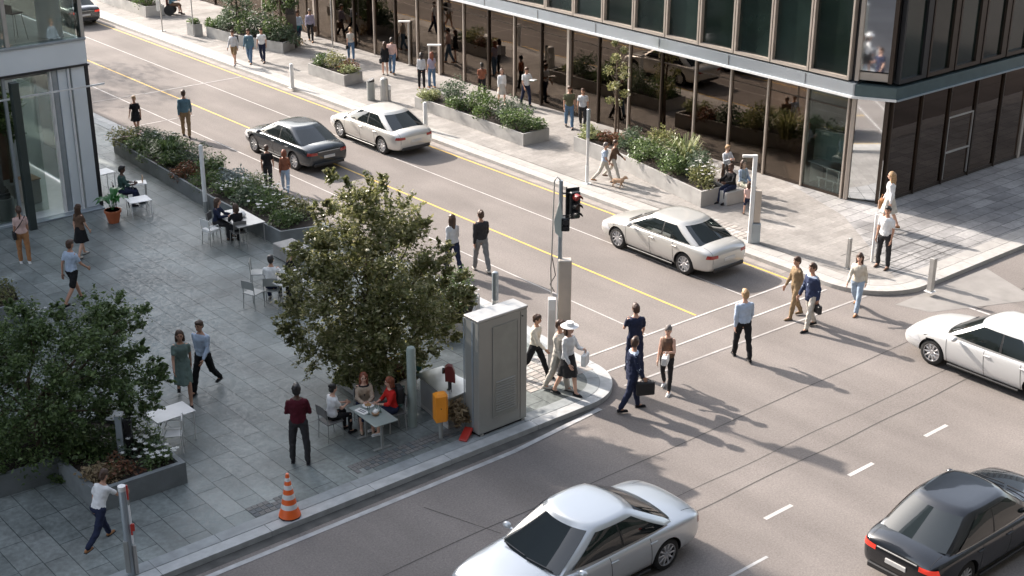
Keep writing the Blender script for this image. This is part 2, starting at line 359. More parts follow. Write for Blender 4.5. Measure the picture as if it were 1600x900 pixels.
for y in (21.9, 22.3, 22.8, 23.4, 24.1): strip(mb, 33.2, y, 36.8, y+.02, .02, ZK+.002)
for x in (33.8, 34.9, 35.8): strip(mb, x, 21.7, x, 24.3, .018, ZK+.002)
strip(mb, 32.1, 24.6, 32.1, 40, .02, ZK+.002)
struct('pavement_channel', mb, mat('channel_gap', (.06, .055, .05), .8))

# ================================================================ RIGHT BUILDING (glass, canopy, two facades and a chamfer)
gl_gf = glass('bronze_glass', (.66, .59, .52), (.52, .44, .375), .21, .012, 1.0)
gl_l = glass('clear_plaza_glass', (.78, .82, .80), (.7, .75, .75), .03, .01, .7)
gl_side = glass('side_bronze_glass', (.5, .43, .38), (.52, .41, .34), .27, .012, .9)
gl_up = mat('green_black_glass', (.010, .017, .014), .07, 0, .5, var=.3, vscale=.5)
curt = mat('curtained_glass', (.014, .024, .021), .1, 0, .5, var=.4, vscale=.6)
mirror = mat('mirror_glass', (.75, .77, .78), .04, 1., var=.02)
bron = mat('bronze_frame', (.06, .045, .035), .4, .5); beige = mat('beige_mullion', (.46, .40, .345), .42, .35); pale = mat('pale_canopy', (.50, .55, .59), .2, .6, var=.06, vscale=.7)
B = thing('glass_office_building', 'large dark glass office building with pale metal canopy and beige mullions on the street corner', 'building', (37.6, 27.5, ZK))
O = Vector((37.6, 27.5, ZK))
def P(mb): 
    for q in mb.v: q -= O
    return mb
def part(name, mb, m, smooth=None, parent=None): return P(mb).build(name, m, parent or B, smooth)
GY = [27.52+1.71*i for i in range(30)]; GX = [38.22+1.62*i for i in range(11)]
ZT = 3.7; UZ0 = 4.28; UZ1 = 8.3
for i, y in enumerate(GY):
    strong = i in (8, 19, 13)
    mb = MB().b2(37.52-(.05 if strong else 0), 37.74, y-(.07 if strong else .035), y+(.07 if strong else .035), ZK, ZT, .006)
    part('mullion', mb, beige if strong or i % 2 == 0 or i < 4 else bron)
for i in range(len(GY)-1):
    y0, y1 = GY[i]+.036, GY[i+1]-.036
    if i == 0: y0 += .0
    wdw = part('window', MB().b2(37.60, 37.615, y0+(.04 if i in (8, 19, 13) else 0), y1-(.04 if i in (7, 18, 12) else 0), ZK+.10, ZT-.001), gl_gf if i else gl_l)
    fr = MB().b2(37.585, 37.66, y0, y1, ZK+.001, ZK+.095)
    part('transom', MB().b2(37.59, 37.66, y0, y1, 3.18, 3.22), bron, None, wdw)
    part('window_frame', fr, bron, None, wdw); 
    for c in kids(wdw): c.location = (0, 0, 0)
for i, x in enumerate(GX):
    st = i in (5,)
    part('mullion', MB().b2(x-(.07 if st else .03), x+(.07 if st else .03), 26.22, 26.45, ZK, ZT, .005), beige if st else bron)
    if i:
        wdw = part('window', MB().b2(GX[i-1]+.031, x-.031-(.04 if st else 0), 26.30, 26.315, ZK+.12, ZT-.001), gl_side)
        part('window_frame', MB().b2(GX[i-1]+.031, x-.031, 26.27, 26.36, ZK+.001, ZK+.115), bron, None, wdw)
part('door', MB().b2(GX[2]+.06, GX[2]+.09, 26.24, 26.29, ZK+.15, 2.5).b2(GX[3]-.12, GX[3]-.09, 26.24, 26.29, ZK+.15, 2.5).b2(GX[2]+.09, GX[3]-.12, 26.24, 26.29, 2.46, 2.5).b2(GX[2]+.09, GX[3]-.12, 26.24, 26.29, 1.2, 1.25), M['alu'])
# chamfered corner: ground post, mirror panels
def chamf(z0, z1, inset, th=.02):
    a = Vector((37.60, 27.42)); b = Vector((38.12, 26.33)); d = (b-a).normalized(); n = Vector((d.y, -d.x)) 
    n = n if n.dot(Vector((-1, -1))) > 0 else -n
    p, q = a+d*inset, b-d*inset
    return MB().prism([tuple(p), tuple(q), tuple(q-n*th), tuple(p-n*th)], z0, z1)
part('corner_panel', chamf(ZK+.06, 3.66, .16), mirror); part('corner_window', chamf(4.55, UZ1, .14), mirror)
for z0, z1 in ((ZK, ZT), (4.2, UZ1)):
    a = Vector((37.60, 27.42)); b = Vector((38.12, 26.33)); d = (b-a).normalized()
    for c in (a+d*.07, b-d*.07): part('corner_post', MB().box((c.x, c.y, (z0+z1)/2), (.14, .16, z1-z0), math.atan2(d.y, d.x), .01), beige if c.x < 38 else bron)
part('corner_trim', chamf(4.24, 4.5, .14, .06), beige)
# canopy band (protrudes)
out = [(37.35, 80), (37.35, 27.28), (37.38, 27.226), (38.4, 27.5), (38.4, 80)]
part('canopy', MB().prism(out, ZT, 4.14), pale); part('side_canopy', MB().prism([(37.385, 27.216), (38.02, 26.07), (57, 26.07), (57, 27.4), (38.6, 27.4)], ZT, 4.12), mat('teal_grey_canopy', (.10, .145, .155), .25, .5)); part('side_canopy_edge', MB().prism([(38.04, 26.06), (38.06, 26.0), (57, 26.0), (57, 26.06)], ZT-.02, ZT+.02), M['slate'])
part('canopy_edge', MB().prism([(37.30, 80), (37.30, 27.26), (38.0, 26.02), (38.03, 26.06), (37.345, 27.27), (37.345, 80)], ZT-.03, ZT+.05), M['white'])
mb = MB()
for y in GY[1::2]: mb.b2(37.340, 37.349, y-.008, y+.008, ZT+.06, 4.13)
part('canopy_joint', mb, bron)
# upper storey windows
UY = [27.52+1.67*i for i in range(20)]
for i in range(len(UY)-1):
    y0, y1 = UY[i], UY[i+1]
    fr = MB().b2(37.42, 37.6, y0+.02, y0+.09, 4.2, UZ1).b2(37.42, 37.6, y1-.09, y1-.02, 4.2, UZ1).b2(37.42, 37.6, y0+.091, y1-.091, 4.2, 4.30)
    f = part('window_frame', fr, beige)
    part('upper_window', MB().b2(37.56, 37.58, y0+.091, y1-.091, 4.301, UZ1), curt if i % 3 else gl_up, None, f)
    part('curtain', MB().add(*(lambda n: ([(37.64+.02*(k % 2), y0+.2+(y1-y0-.4)*k/n, z) for z in (4.35, UZ1) for k in range(n+1)], [(k, k+1, n+2+k, n+1+k) for k in range(n)]))(26)), M['slate'], None, f)
UX = [38.2+1.55*i for i in range(13)]
for i in range(len(UX)-1):
    x0, x1 = UX[i], UX[i+1]
    f = part('window_frame', MB().b2(x0+.02, x0+.10, 26.14, 26.3, 4.2, UZ1).b2(x1-.3, x1-.02, 26.16, 26.3, 4.2, UZ1).b2(x0+.101, x1-.301, 26.14, 26.3, 4.2, 4.33), bron if i else M['dark'])
    part('upper_window', MB().b2(x0+.101, x1-.301, 26.25, 26.27, 4.331, UZ1), gl_up if i % 2 else curt, None, f)
part('core_wall', MB().prism([(37.66, 80), (37.66, 27.6), (38.34, 26.42), (57, 26.42), (57, 80)], UZ0-.1, 16), M['dark'])
part('upper_facade', MB().prism([(37.45, 80), (37.45, 27.35), (38.1, 26.17), (57, 26.17), (57, 26.40), (38.36, 26.40), (37.64, 27.6), (37.64, 80)], UZ1+.001, 16), M['slate'])
# interior
wn = mat('interior_floor', (.30, .25, .21), .35, var=.2, vscale=.6)
part('floor', MB().prism([(37.68, 80), (37.68, 27.55), (38.35, 26.42), (57, 26.42), (57, 80)], .02, ZK+.02), wn)
part('ceiling', MB().prism([(37.7, 80), (37.7, 27.55), (38.35, 26.45), (57, 26.45), (57, 80)], ZT-.2, ZT-.06), mat('ceiling', (.16, .145, .13), .8))
part('back_wall', MB().b2(44.0, 44.2, 31, 80, ZK+.02, ZT-.2).b2(44.2, 57, 31, 31.2, ZK+.02, ZT-.2), mat('interior_panel', (.16, .11, .08), .5, var=.4, vscale=.5))
tone = [mat('inner_wood', (.22, .14, .08), .5, var=.2), mat('inner_white', (.5, .49, .46), .6), mat('inner_dark', (.03, .03, .03), .5), mat('inner_tan', (.32, .25, .18), .6)]
_r = random.Random(12)
for k in range(16):
    y = 29.5+k*2.9+_r.uniform(-.6, .6); x = _r.uniform(39.2, 42.5); h_ = _r.choice((.9, 1.1, 2.2, 3.3)); w1 = _r.uniform(.4, 2.2)
    part('inner_partition', MB().b2(x, x+_r.uniform(.08, .5), y, y+w1, ZK+.021, ZK+h_), tone[k % 4])
for k in range(8):
    x = 39.6+k*1.9+_r.uniform(-.4, .4); part('inner_partition', MB().b2(x, x+_r.uniform(.3, 1.3), 27.9+_r.uniform(0, 1.5), 29.6, ZK+.021, ZK+_r.choice((.8, 1.2, 2.6, 3.3))), tone[(k+1) % 4])
for k in range(9): part('stair_step', MB().b2(40.6+k*.26, 40.86+k*.26, 26.9, 27.7, ZK+.17*(k+1), ZK+.17*(k+1)+.05), tone[1])
mb = MB()
for k in range(9): mb.b2(42.2, 42.5, 33+k*5.2, 33.3+k*5.2, ZK+.02, ZT-.2)
part('inner_column', mb, M['offwhite'])
# things inside the building
def desk(x, y, rz, label):
    t = thing('desk', label, 'desk', (x, y, ZK+.02), rz)
    MB().box((0, 0, .73), (1.5, .7, .04), 0, .008).build('desk_top', M['white'], t)
    for sx in (-.65, .65): MB().b2(sx-.02, sx+.02, -.3, .3, 0, .71).build('leg', M['white'], t)
    return t
desk(38.35, 28.6, PI/2-.1, 'white desk just inside the corner window beside the glass screen')
desk(38.3, 27.35+.5, PI/2, 'white desk nearest the chamfered corner inside the window')
s = thing('glass_screen', 'pale green glass partition screen standing inside the corner window', 'screen', (38.75, 28.75, ZK+.02), PI/2+.25)
MB().b2(-.8, .8, -.05, .05, .62, 1.75, .01).build('panel', mat('frosted_screen', (.30, .40, .38), .2), s); MB().b2(-.8, .8, -.055, .055, 1.751, 1.78).build('rail', M['white'], s)
for sx in (-.7, .7): MB().b2(sx-.02, sx+.02, -.04, .04, 0, .619).build('leg', M['white'], s)
s = thing('low_barrier', 'low white rail inside the glass at the corner window', 'barrier', (37.9, 28.1, ZK+.02), PI/2)
MB().b2(-.7, .7, -.03, .03, .32, .36).build('rail', M['white'], s)
for sx in (-.6, 0, .6): MB().b2(sx-.02, sx+.02, -.02, .02, 0, .319).build('leg', M['white'], s)
for (x, y, l) in ((40.4, 34.0, 'small white radiator table behind the third window from the corner'), (40.2, 41.3, 'pale cafe table behind the windows near the slim street tree')):
    t = thing('cafe_table', l, 'table', (x, y, ZK+.02), .3)
    MB().cyl((0, 0, .72), (0, 0, .75), .45, 24).build('table_top', M['white'], t, 40); MB().cyl((0, 0, 0), (0, 0, .719), .04, 10).build('leg', M['dark'], t, 40)
t = thing('shelf_unit', 'brass framed shelf with plants behind the dark glass beside the broad mullion', 'shelf', (38.2, 38.6, ZK+.02), 0)
f = MB()
for z in (.5, 1.1, 1.7, 2.3): f.b2(-.2, .2, -.55, .55, z, z+.03)
for a in (-.2, .2):
    for b in (-.55, .55): f.b2(a-.015, a+.015, b-.015, b+.015, 0, 2.4)
f.build('shelf_frame', mat('brass', (.45, .32, .15), .35, .8), t)
for i, (y, l) in enumerate(((45.2, 'round yellow globe pendant lamp hanging below the canopy line'), (44.0, 'round white globe pendant lamp beside the yellow one'))):
    t = thing('pendant_lamp', l, 'lamp', (38.3, y, 3.36), 0)
    MB().ell((0, 0, 0), (.16, .16, .13)).build('lamp_shade', mat('globe%d' % i, ((.75, .45, .05), (.75, .7, .62))[i], .4), t, 60); MB().cyl((0, 0, .12), (0, 0, .2), .008, 6).build('cord', M['dark'], t)

# ================================================================ LEFT BUILDING
Bl = thing('white_glass_building', 'white framed glass building with pale fascia and round column above the plaza', 'building', (18, 42.6, ZK))
O2 = Vector((18, 42.6, ZK))
def lp(name, mb, m, smooth=None, parent=None):
    for q in mb.v: q -= O2
    return mb.build(name, m, parent or Bl, smooth)
YF = 42.6
lp('corner_post', MB().b2(17.98, 18.10, YF-.02, YF+.3, ZK, 11.3, .01), M['dark'])
lp('pilaster', MB().b2(17.52, 17.96, YF-.03, YF+.35, ZK, 4.86, .012), M['whitelit'])
lp('pilaster', MB().b2(17.08, 17.37, YF-.0, YF+.35, ZK, 4.86, .012), M['whitelit'])
lp('pilaster_edge', MB().b2(17.38, 17.44, YF-.08, YF+.2, ZK, 4.86, .006), M['white'])
lp('door_frame', MB().b2(16.9, 17.06, YF+.02, YF+.2, ZK, 4.86, .006), M['slate']); lp('door_frame', MB().b2(16.82, 16.88, YF+.0, YF+.2, ZK, 4.86), M['white'])
for x0, x1 in ((15.95, 16.5), (12.2, 13.6), (13.7, 15.3)):
    if x0 > 15: continue
    w_ = lp('window', MB().b2(x0, x1, YF+.05, YF+.065, ZK+.1, 4.86), gl_l); lp('window_frame', MB().b2(x0, x1, YF+.02, YF+.1, ZK, ZK+.095).b2(x1+.001, x1+.09, YF+.0, YF+.12, ZK, 4.86), M['slate'], None, w_)
    MB()
w_ = lp('window', MB().b2(15.95, 16.5, YF+.6, YF+.615, ZK+.02, 4.6), gl_l)
lp('front_post', MB().b2(15.26, 15.50, 41.75, 42.0, ZK, 4.86, .01), mat('dark_green_steel', (.05, .065, .062), .35, .4))
lp('threshold', MB().b2(15.2, 18.0, YF-.35, YF-.04, ZK, ZK+.045, .01).b2(13.0, 15.2, YF-.2, YF-.04, ZK, ZK+.045), M['slate'])
lp('floor', MB().b2(4, 18.0, YF-.03, 60, .05, ZK+.05), mat('pale_lobby_floor', (.62, .65, .64), .25, var=.06))
lp('canopy_rail', MB().b2(10, 18.42, YF-.42, YF-.38, 4.25, 4.30), M['white'])
lp('fascia', MB().b2(4, 18.08, YF-.06, YF+.3, 4.92, 5.68, .01), M['whitelit'])
lp('fascia_base', MB().b2(4, 18.12, YF-.10, YF+.3, 4.862, 4.915), M['dark'])
lp('floor_slab', MB().b2(4, 18.08, YF+.3, 60, 4.864, 5.70), M['white'])
lp('sill', MB().b2(4, 18.1, YF-.1, YF+.3, 5.682, 5.76, .006), M['slate'])
for x in (18.04, 15.62, 13.1): lp('upper_mullion', MB().b2(x-.06, x+.06, YF-.04, YF+.1, 5.762, 8.89), M['alu'])
for x0, x1 in ((13.17, 15.55), (15.69, 17.97)): lp('upper_window', MB().b2(x0, x1, YF+.02, YF+.035, 5.762, 8.9), gl_l)
lp('side_window', MB().b2(17.98, 17.995, YF+.4, 52, 5.72, 8.9), gl_l); lp('side_window', MB().b2(17.98, 17.995, YF+.4, 52, ZK+.1, 4.86), gl_l)
lp('column', MB().cyl((17.42, 43.6, 5.71), (17.42, 43.6, 8.9), .38, 28), M['whitelit'], 40)
lp('column', MB().cyl((16.9, 47.0, ZK+.06), (16.9, 47.0, 4.86), .35, 24), M['whitelit'], 40)
lp('inner_wall', MB().b2(14.9, 15.05, 43.4, 47, 5.71, 8.9), mat('pale_green_wall', (.5, .56, .5), .6))
lp('inner_wall', MB().b2(4, 16.2, 52, 52.2, ZK+.06, 4.86), M['offwhite']); lp('inner_partition', MB().b2(16.5, 16.58, 46.2, 50.5, ZK+.06, 3.6), M['brownpanel'])  # brown panel placed to stand in for a brown reflection in the glass
lp('ceiling', MB().b2(4, 17.95, YF+.3, 52, 4.70, 4.862), M['conc'])
lp('ceiling_light', MB().b2(15.9, 16.5, 44.4, 44.9, 4.66, 4.699), mat('light_panel', (.9, .9, .85), .5, emit=6))
lp('upper_block', MB().b2(13.3, 18.1, YF+.0, 60, 8.9, 11.4), M['whitelit'])
lp('shade_overhang', MB().b2(18.1, 19.8, 50, 78, 8.3, 12.5), M['slate'])  # unseen projection added only to shade the plaza strip and planters
lp('shade_tower', MB().b2(-45, 12.9, YF+.0, 48.5, 8.9, 60), M['slate'])  # unseen mass, height and depth shaped for the shade it throws
lp('upper_block', MB().b2(-45, 13.3, 48.5, 60, 8.9, 11.4), M['slate'])
lp('ground_wall', MB().b2(-45, 9, YF, YF+.2, ZK, 8.9), M['slate'])
lp('rear_wall', MB().b2(9, 17.9, 59.8, 60, ZK, 8.9), M['slate'])
lp('balustrade', MB().b2(13.6, 15.3, 43.2, 43.25, ZK+.06, 1.0), M['dark'])
lp('stair', MB().box((14.6, 43.9, 1.0), (1.5, .9, .12), 0, .01).box((14.5, 43.5, 1.55), (1.8, .05, .06), 0, 0, rot=Matrix.Rotation(.5, 3, 'Y')).b2(13.9, 13.98, 43.3, 43.4, ZK+.06, 1.9).b2(15.1, 15.2, 43.4, 43.5, ZK+.06, 1.9), M['darkwall'])
# unseen block added behind the camera to cut sky fill on the road
Bc = thing('sky_blocker', 'dark building block behind the viewpoint, unseen, added to block sky light', 'building', (10, -2, 0))
def cb_(name, mb, m):
    for q in mb.v: q -= Vector((10, -2, 0))
    return mb.build(name, m, Bc)
cb_('wall', MB().b2(-60, 70, -14, -2.2, 0, 42), mat('dark_stone', (.05, .05, .05), .7))
for k in range(11): cb_('window_band', MB().b2(-59, 69, -2.2, -2.14, 2.2+k*3.7, 4.4+k*3.7), gl_up)
# things in and at the left building
t = thing('bar_stool', 'black bar stool with steel legs behind the upper floor glass', 'stool', (16.35, 43.7, 5.705), .3)
MB().box((0, 0, .86), (.42, .40, .05), 0, .02).build('seat', M['dark'], t); MB().box((-.2, 0, 1.0), (.05, .4, .28), 0, .02).build('backrest', M['dark'], t)
for a in (-1, 1):
    for b in (-1, 1): MB().cyl((a*.16, b*.16, .84), (a*.25, b*.24, 0), .014, 6).build('leg', M['alu'], t)
t = thing('high_table', 'pale high table behind the upper floor glass beside the bar stool', 'table', (15.9, 45.0, 5.705), .2)
MB().box((0, 0, 1.05), (1.2, .6, .04), 0, .01).build('table_top', M['white'], t)
for a in (-.5, .5): MB().cyl((a, 0, 1.03), (a, 0, 0), .02, 8).build('leg', M['alu'], t)
bx = G(12, 345)
t = thing('indoor_tree', 'tall indoor tree behind the ground floor glass of the white building', 'tree', (16.1, 45.2, ZK+.06))
MB().tube([(0, 0, 0), (0, 0, .5)], [.3, .38], 18).build('pot', M['conc'], t, 40); MB().tube([(0, 0, .4), (.05, .02, 1.8), (0, 0, 3.3)], [.06, .05, .03], 8).build('trunk', mat('bark0', (.12, .09, .06), .9), t, 60); ITREE = t
t = thing('litter_bin', 'dark round litter bin in the shade left of the woman with the pink top', 'bin', (bx.x, bx.y, ZK))
MB().tube([(0, 0, 0), (0, 0, .06), (0, 0, .74), (0, 0, .78)], [.24, .25, .29, .27], 20).build('bin_body', M['grey'], t, 40); MB().cyl((0, 0, .781), (0, 0, .80), .2, 20).build('lid', M['black'], t, 40)
t = thing('reception_counter', 'small pale wooden counter inside the plaza doors', 'counter', (16.35, 44.3, ZK+.06), .1)
MB().box((0, 0, .4), (.5, .6, .8), 0, .02).build('cabinet', M['conc_light'], t); MB().box((0, 0, .82), (.56, .66, .03)).build('counter_top', M['wood'], t)

# ================================================================ FOLIAGE
LEAFK = 1.85
def leaves(name, clusters, size, m, parent, up=.35, seed=1, aspect=.5, shell=.0, fold=.25):
    clusters = [(c, rr, int(n*LEAFK)) for c, rr, n in clusters]
    """many small folded leaf blades spread through ellipsoidal clumps; clusters = (centre, (rx, ry, rz), count)"""
    r = np.random.default_rng(seed); C = []
    for c, rr, n in clusters:
        d = r.normal(size=(n, 3)); d /= np.linalg.norm(d, axis=1)[:, None]
        rho = r.random(n)**(1/3.) if shell == 0 else (shell+(1-shell)*r.random(n))
        # uneven surface: push by a low frequency lobe pattern
        ph = r.random(3)*6; k = 1+.22*np.sin(d[:, 0]*5+ph[0])*np.cos(d[:, 1]*4+ph[1])+.15*np.sin(d[:, 2]*6+ph[2])
        C.append(np.array(c)[None]+d*(rho*k)[:, None]*np.array(rr)[None])
    C = np.concatenate(C); n = len(C)
    a = r.normal(size=(n, 3)); a[:, 2] = a[:, 2]*.6; a /= np.linalg.norm(a, axis=1)[:, None]
    nr = r.normal(size=(n, 3)); nr[:, 2] += up*3; b = np.cross(nr, a); b /= np.linalg.norm(b, axis=1)[:, None]+1e-9
    nn = np.cross(a, b); s = size*(.45+1.15*r.random(n)**1.5)[:, None]
    p0 = C-a*s*.5; p1 = C-a*s*.08+b*s*aspect*.5-nn*s*fold*.3; p2 = C+a*s*.5-nn*s*fold*.35; p3 = C-a*s*.08-b*s*aspect*.5-nn*s*fold*.3
    V = np.stack([p0, p1, p2, p3], 1).reshape(-1, 3); me = bpy.data.meshes.new(name)
    me.vertices.add(4*n); me.vertices.foreach_set('co', V.ravel().astype(np.float32))
    me.loops.add(6*n); i = np.arange(n)*4
    me.loops.foreach_set('vertex_index', np.stack([i, i+1, i+2, i, i+2, i+3], 1).ravel().astype(np.int32))
    me.polygons.add(2*n); me.polygons.foreach_set('loop_start', np.arange(0, 6*n, 3, dtype=np.int32))
    me.update(calc_edges=True); me.materials.append(m)
    o = bpy.data.objects.new(name, me); COL.objects.link(o); o.parent = parent; return o
LF = dict(
 sunny=leafmat('leaf_olive', [(.085, .105, .035), (.17, .185, .065), (.28, .27, .12), (.13, .15, .05), (.50, .46, .28)], .34, .5),
 deep=leafmat('leaf_deep', [(.045, .08, .028), (.10, .15, .05), (.15, .21, .075), (.06, .105, .036), (.24, .31, .13)], .34, .42),
 fresh=leafmat('leaf_fresh', [(.04, .08, .018), (.08, .13, .03), (.12, .17, .05), (.05, .10, .03)], .5, .35),
 grey=leafmat('leaf_grey', [(.05, .08, .045), (.09, .13, .075), (.14, .18, .11), (.06, .1, .05)], .6, .3),
 variegated=leafmat('leaf_variegated', [(.16, .2, .06), (.3, .33, .14), (.42, .42, .24), (.1, .14, .04)], .5, .35),
 silver=leafmat('leaf_silver', [(.2, .24, .22), (.32, .36, .34), (.12, .16, .14)], .7, .2),
 rust=leafmat('leaf_rust', [(.16, .06, .03), (.24, .10, .05), (.10, .05, .03), (.06, .08, .02)], .6, .3),
 dry=leafmat('leaf_dry', [(.22, .16, .08), (.32, .25, .15), (.14, .09, .05)], .8, .2))
petal = leafmat('petal_white', [(.75, .74, .70), (.68, .68, .66)], .6, .3); petal_p = leafmat('petal_pink', [(.6, .38, .33), (.7, .52, .45)], .6, .3); petal_y = leafmat('petal_yellow', [(.75, .55, .05), (.7, .4, .04)], .6, .2)

def trunk_mesh(base, tips, r0, fork, seed=0):
    rn = random.Random(seed); mb = MB(); b = Vector(base); f = Vector(fork)
    mid = b.lerp(f, .5)+Vector((rn.uniform(-.06, .06), rn.uniform(-.06, .06), 0))
    mb.tube([b, b+Vector((0, 0, .08)), mid, f], [r0*1.35, r0, r0*.8, r0*.65], 10)
    for t in tips:
        t = Vector(t); m1 = f.lerp(t, .4)+Vector((rn.uniform(-.15, .15), rn.uniform(-.15, .15), rn.uniform(0, .15))); m2 = f.lerp(t, .75)+Vector((rn.uniform(-.1, .1), rn.uniform(-.1, .1), 0))
        mb.tube([f-Vector((0, 0, .06)), m1, m2, t], [r0*.45, r0*.28, r0*.16, r0*.05], 6)
        for k in range(2):
            e = m2+Vector((rn.uniform(-.5, .5), rn.uniform(-.5, .5), rn.uniform(-.1, .5))); mb.tube([m1.lerp(m2, .6), e], [r0*.14, r0*.04], 5)
    return mb

# big sunlit tree in the middle of the plaza, crown laid out at its trunk's distance
tb = Vector((17.25, 25.75, ZK)); dep = depth(tb.x, tb.y, 2.5)
def crown(spec, dep, seed, squash=1.0):
    rn = random.Random(seed); out = []
    for px, py, r, n in spec:
        z = 60 if r < 25 else 0
        for k in ((-1, 1) if r > 40 else (0,)):
            c = AT(px+rn.uniform(-4, 4), py+rn.uniform(-4, 4), dep+k*rn.uniform(.25, .8)*min(1, r/55))
            R = r/FPX*dep; out.append((c-tb if False else c, (R, R, R*squash), n//(2 if r > 40 else 1)))
    return out
spec = [(585, 305, 30, 420), (548, 300, 20, 170), (522, 276, 13, 90), (600, 285, 14, 90), (560, 340, 42, 900), (620, 345, 42, 900), (650, 365, 26, 330), (665, 350, 10, 40), (510, 325, 13, 70), (505, 365, 28, 380), (492, 330, 10, 35),
 (545, 395, 52, 1300), (610, 400, 55, 1500), (665, 410, 34, 520), (690, 390, 14, 70), (480, 400, 34, 560), (500, 440, 48, 1100), (565, 450, 58, 1700), (630, 455, 56, 1600), (680, 460, 36, 620), (715, 470, 20, 170), (722, 435, 12, 60), (462, 445, 24, 260),
 (470, 490, 36, 650), (530, 505, 54, 1500), (600, 510, 58, 1700), (660, 505, 44, 1000), (700, 490, 22, 220), (452, 515, 20, 200), (505, 545, 40, 800), (560, 555, 44, 1000), (615, 555, 42, 900), (655, 540, 28, 380), (535, 585, 22, 240), (585, 590, 24, 300), (470, 530, 16, 120), (500, 380, 16, 110), (700, 425, 10, 45), (732, 455, 9, 30), (705, 515, 16, 110), (640, 580, 14, 90)]
def SPRIG(cl, base, seed):
    rn = random.Random(seed); o = []; ctr = sum((Vector(c) for c, R, n in cl), Vector())/len(cl)
    for c, R, n in cl:
        for k in range(3):
            d = (Vector(c)-ctr).normalized()+Vector((rn.gauss(0, .6), rn.gauss(0, .6), rn.gauss(.25, .5))); d.normalize(); p = Vector(c)-Vector(base)
            for j in range(4): o.append((p+d*R[0]*(.75+.18*j), (R[0]*.13, R[0]*.13, R[0]*.12), max(4, 15-3*j)))
    return o
def clumps(cl, seed, sub=4):
    rn = random.Random(seed); o = []
    for c, R, n in cl:
        r = R[0]
        for k in range(sub):
            d = Vector((rn.gauss(0, 1), rn.gauss(0, 1), rn.gauss(0, 1))); d.normalize()
            q = r*rn.uniform(.24, .58); o.append((Vector(c)+d*r*rn.uniform(.3, .95), (q, q, q*.75), int(n/sub)+1))
    return o
cl = crown(spec, dep, 3)
T = thing('tree', 'large bushy olive green tree with sunlit top in the middle of the cafe tables', 'tree', tb)
tips = [Vector(c)-tb for c, R, n in cl if R[0] > .3][::2]
trunk_mesh((0, 0, .3), tips, .10, (.15, .1, 1.5), 2).build('trunk', M['bark'], T, 60)
trunk_mesh((.12, -.06, .3), tips[1::5], .05, (.25, .0, 1.3), 5).build('side_stem', M['bark'], T, 60)
leaves('crown', [(q_, rr_, int(n_*.8)) for q_, rr_, n_ in SPRIG(cl, tb, 21)]+clumps([(Vector(c)-tb, R, n) for c, R, n in cl], 4, 5)+[(Vector(c)-tb, R, int(n*.30)) for c, R, n in cl], .098, LF['sunny'], T, .3, 5)
# dark green tree at the left edge
tb2 = Vector((9.6, 27.4, ZK)); dep2 = depth(tb2.x, tb2.y, 1.8)
spec2 = [(180, 485, 28, 360), (150, 495, 36, 620), (205, 500, 24, 240), (100, 520, 40, 800), (50, 525, 44, 900), (0, 530, 46, 950), (160, 540, 50, 1200), (110, 570, 55, 1500), (40, 580, 60, 1700), (-30, 590, 60, 1500), (190, 565, 34, 520),
 (180, 610, 44, 950), (225, 590, 26, 260), (240, 570, 16, 110), (252, 595, 18, 140), (120, 640, 52, 1300), (50, 650, 58, 1600), (-15, 660, 56, 1300), (200, 640, 32, 420), (232, 630, 20, 160), (150, 690, 34, 500), (95, 700, 40, 750), (30, 710, 44, 900), (-20, 730, 40, 700), (125, 735, 24, 240), (60, 745, 20, 180), (185, 675, 18, 120), (212, 545, 14, 70), (15, 485, 14, 70), (85, 487, 12, 60), (15, 755, 30, 420), (90, 750, 24, 260), (130, 700, 30, 420), (-20, 770, 24, 200), (160, 720, 16, 110)]
cl2 = crown(spec2, dep2, 8)
T2 = thing('tree', 'dark green bushy tree in deep shade at the left edge above the grey planter', 'tree', tb2)
tips = [Vector(c)-tb2 for c, R, n in cl2 if R[0] > .3][::2]
trunk_mesh((0, 0, .35), tips, .11, (-.1, .05, 1.3), 7).build('trunk', M['bark'], T2, 60)
leaves('crown', [(q_, rr_, int(n_*.8)) for q_, rr_, n_ in SPRIG(cl2, tb2, 22)]+clumps([(Vector(c)-tb2, R, int(n*1.0)) for c, R, n in cl2], 9, 5)+[(Vector(c)-tb2, R, int(n*.30)) for c, R, n in cl2], .086, LF['deep'], T2, .3, 6)

def street_tree(x, y, h, label, seed, lf, R=.5, n=900, bare=.35, slim=True, z0=ZK, size=.11):
    rn = random.Random(seed); t = thing('street_tree', label, 'tree', (x, y, z0)); cls = []; tips = []
    for k in range(12):
        z = h*(bare+(1-bare)*(k+.7)/12.5); rr = R*(.45+.55*math.sin(PI*min(1, (k+1.5)/13))); a = k*2.4+rn.random(); c = Vector((math.cos(a)*rr*.75, math.sin(a)*rr*.75, z))
        cls.append((c, (rr*.5, rr*.5, rr*.42), n//12)); tips.append(c)
    mb = MB(); mb.tube([(0, 0, 0), (.03, .02, h*.4), (-.03, .0, h*.72), (0, 0, h)], [.055 if slim else .1, .04, .026, .008], 8)
    if slim: mb.tube([(.12, -.05, 0), (.1, -.02, h*.3), (.02, .02, h*.55)], [.035, .03, .02], 7)
    for c in tips: s0 = Vector((0, 0, max(h*bare*.8, c.z-.45))); mb.tube([s0, s0.lerp(c, .6)+Vector((0, 0, -.03)), c], [.018, .012, .004], 5)
    mb.build('trunk', M['bark'], t, 60); leaves('crown', cls, size, lf, t, .3, seed); return t
q = G(961, 222); street_tree(q.x, q.y, ztop(q.x, q.y, 62)-ZK, 'slim young street tree with two thin stems in front of the glass facade', 11, LF['sunny'], .48, 620, .34)
q = G(441, 76); street_tree(q.x, q.y, 4.2, 'dark leafed street tree beside the brown totem at the top of the far pavement', 12, LF['deep'], .9, 1600, .42, False, size=.15)
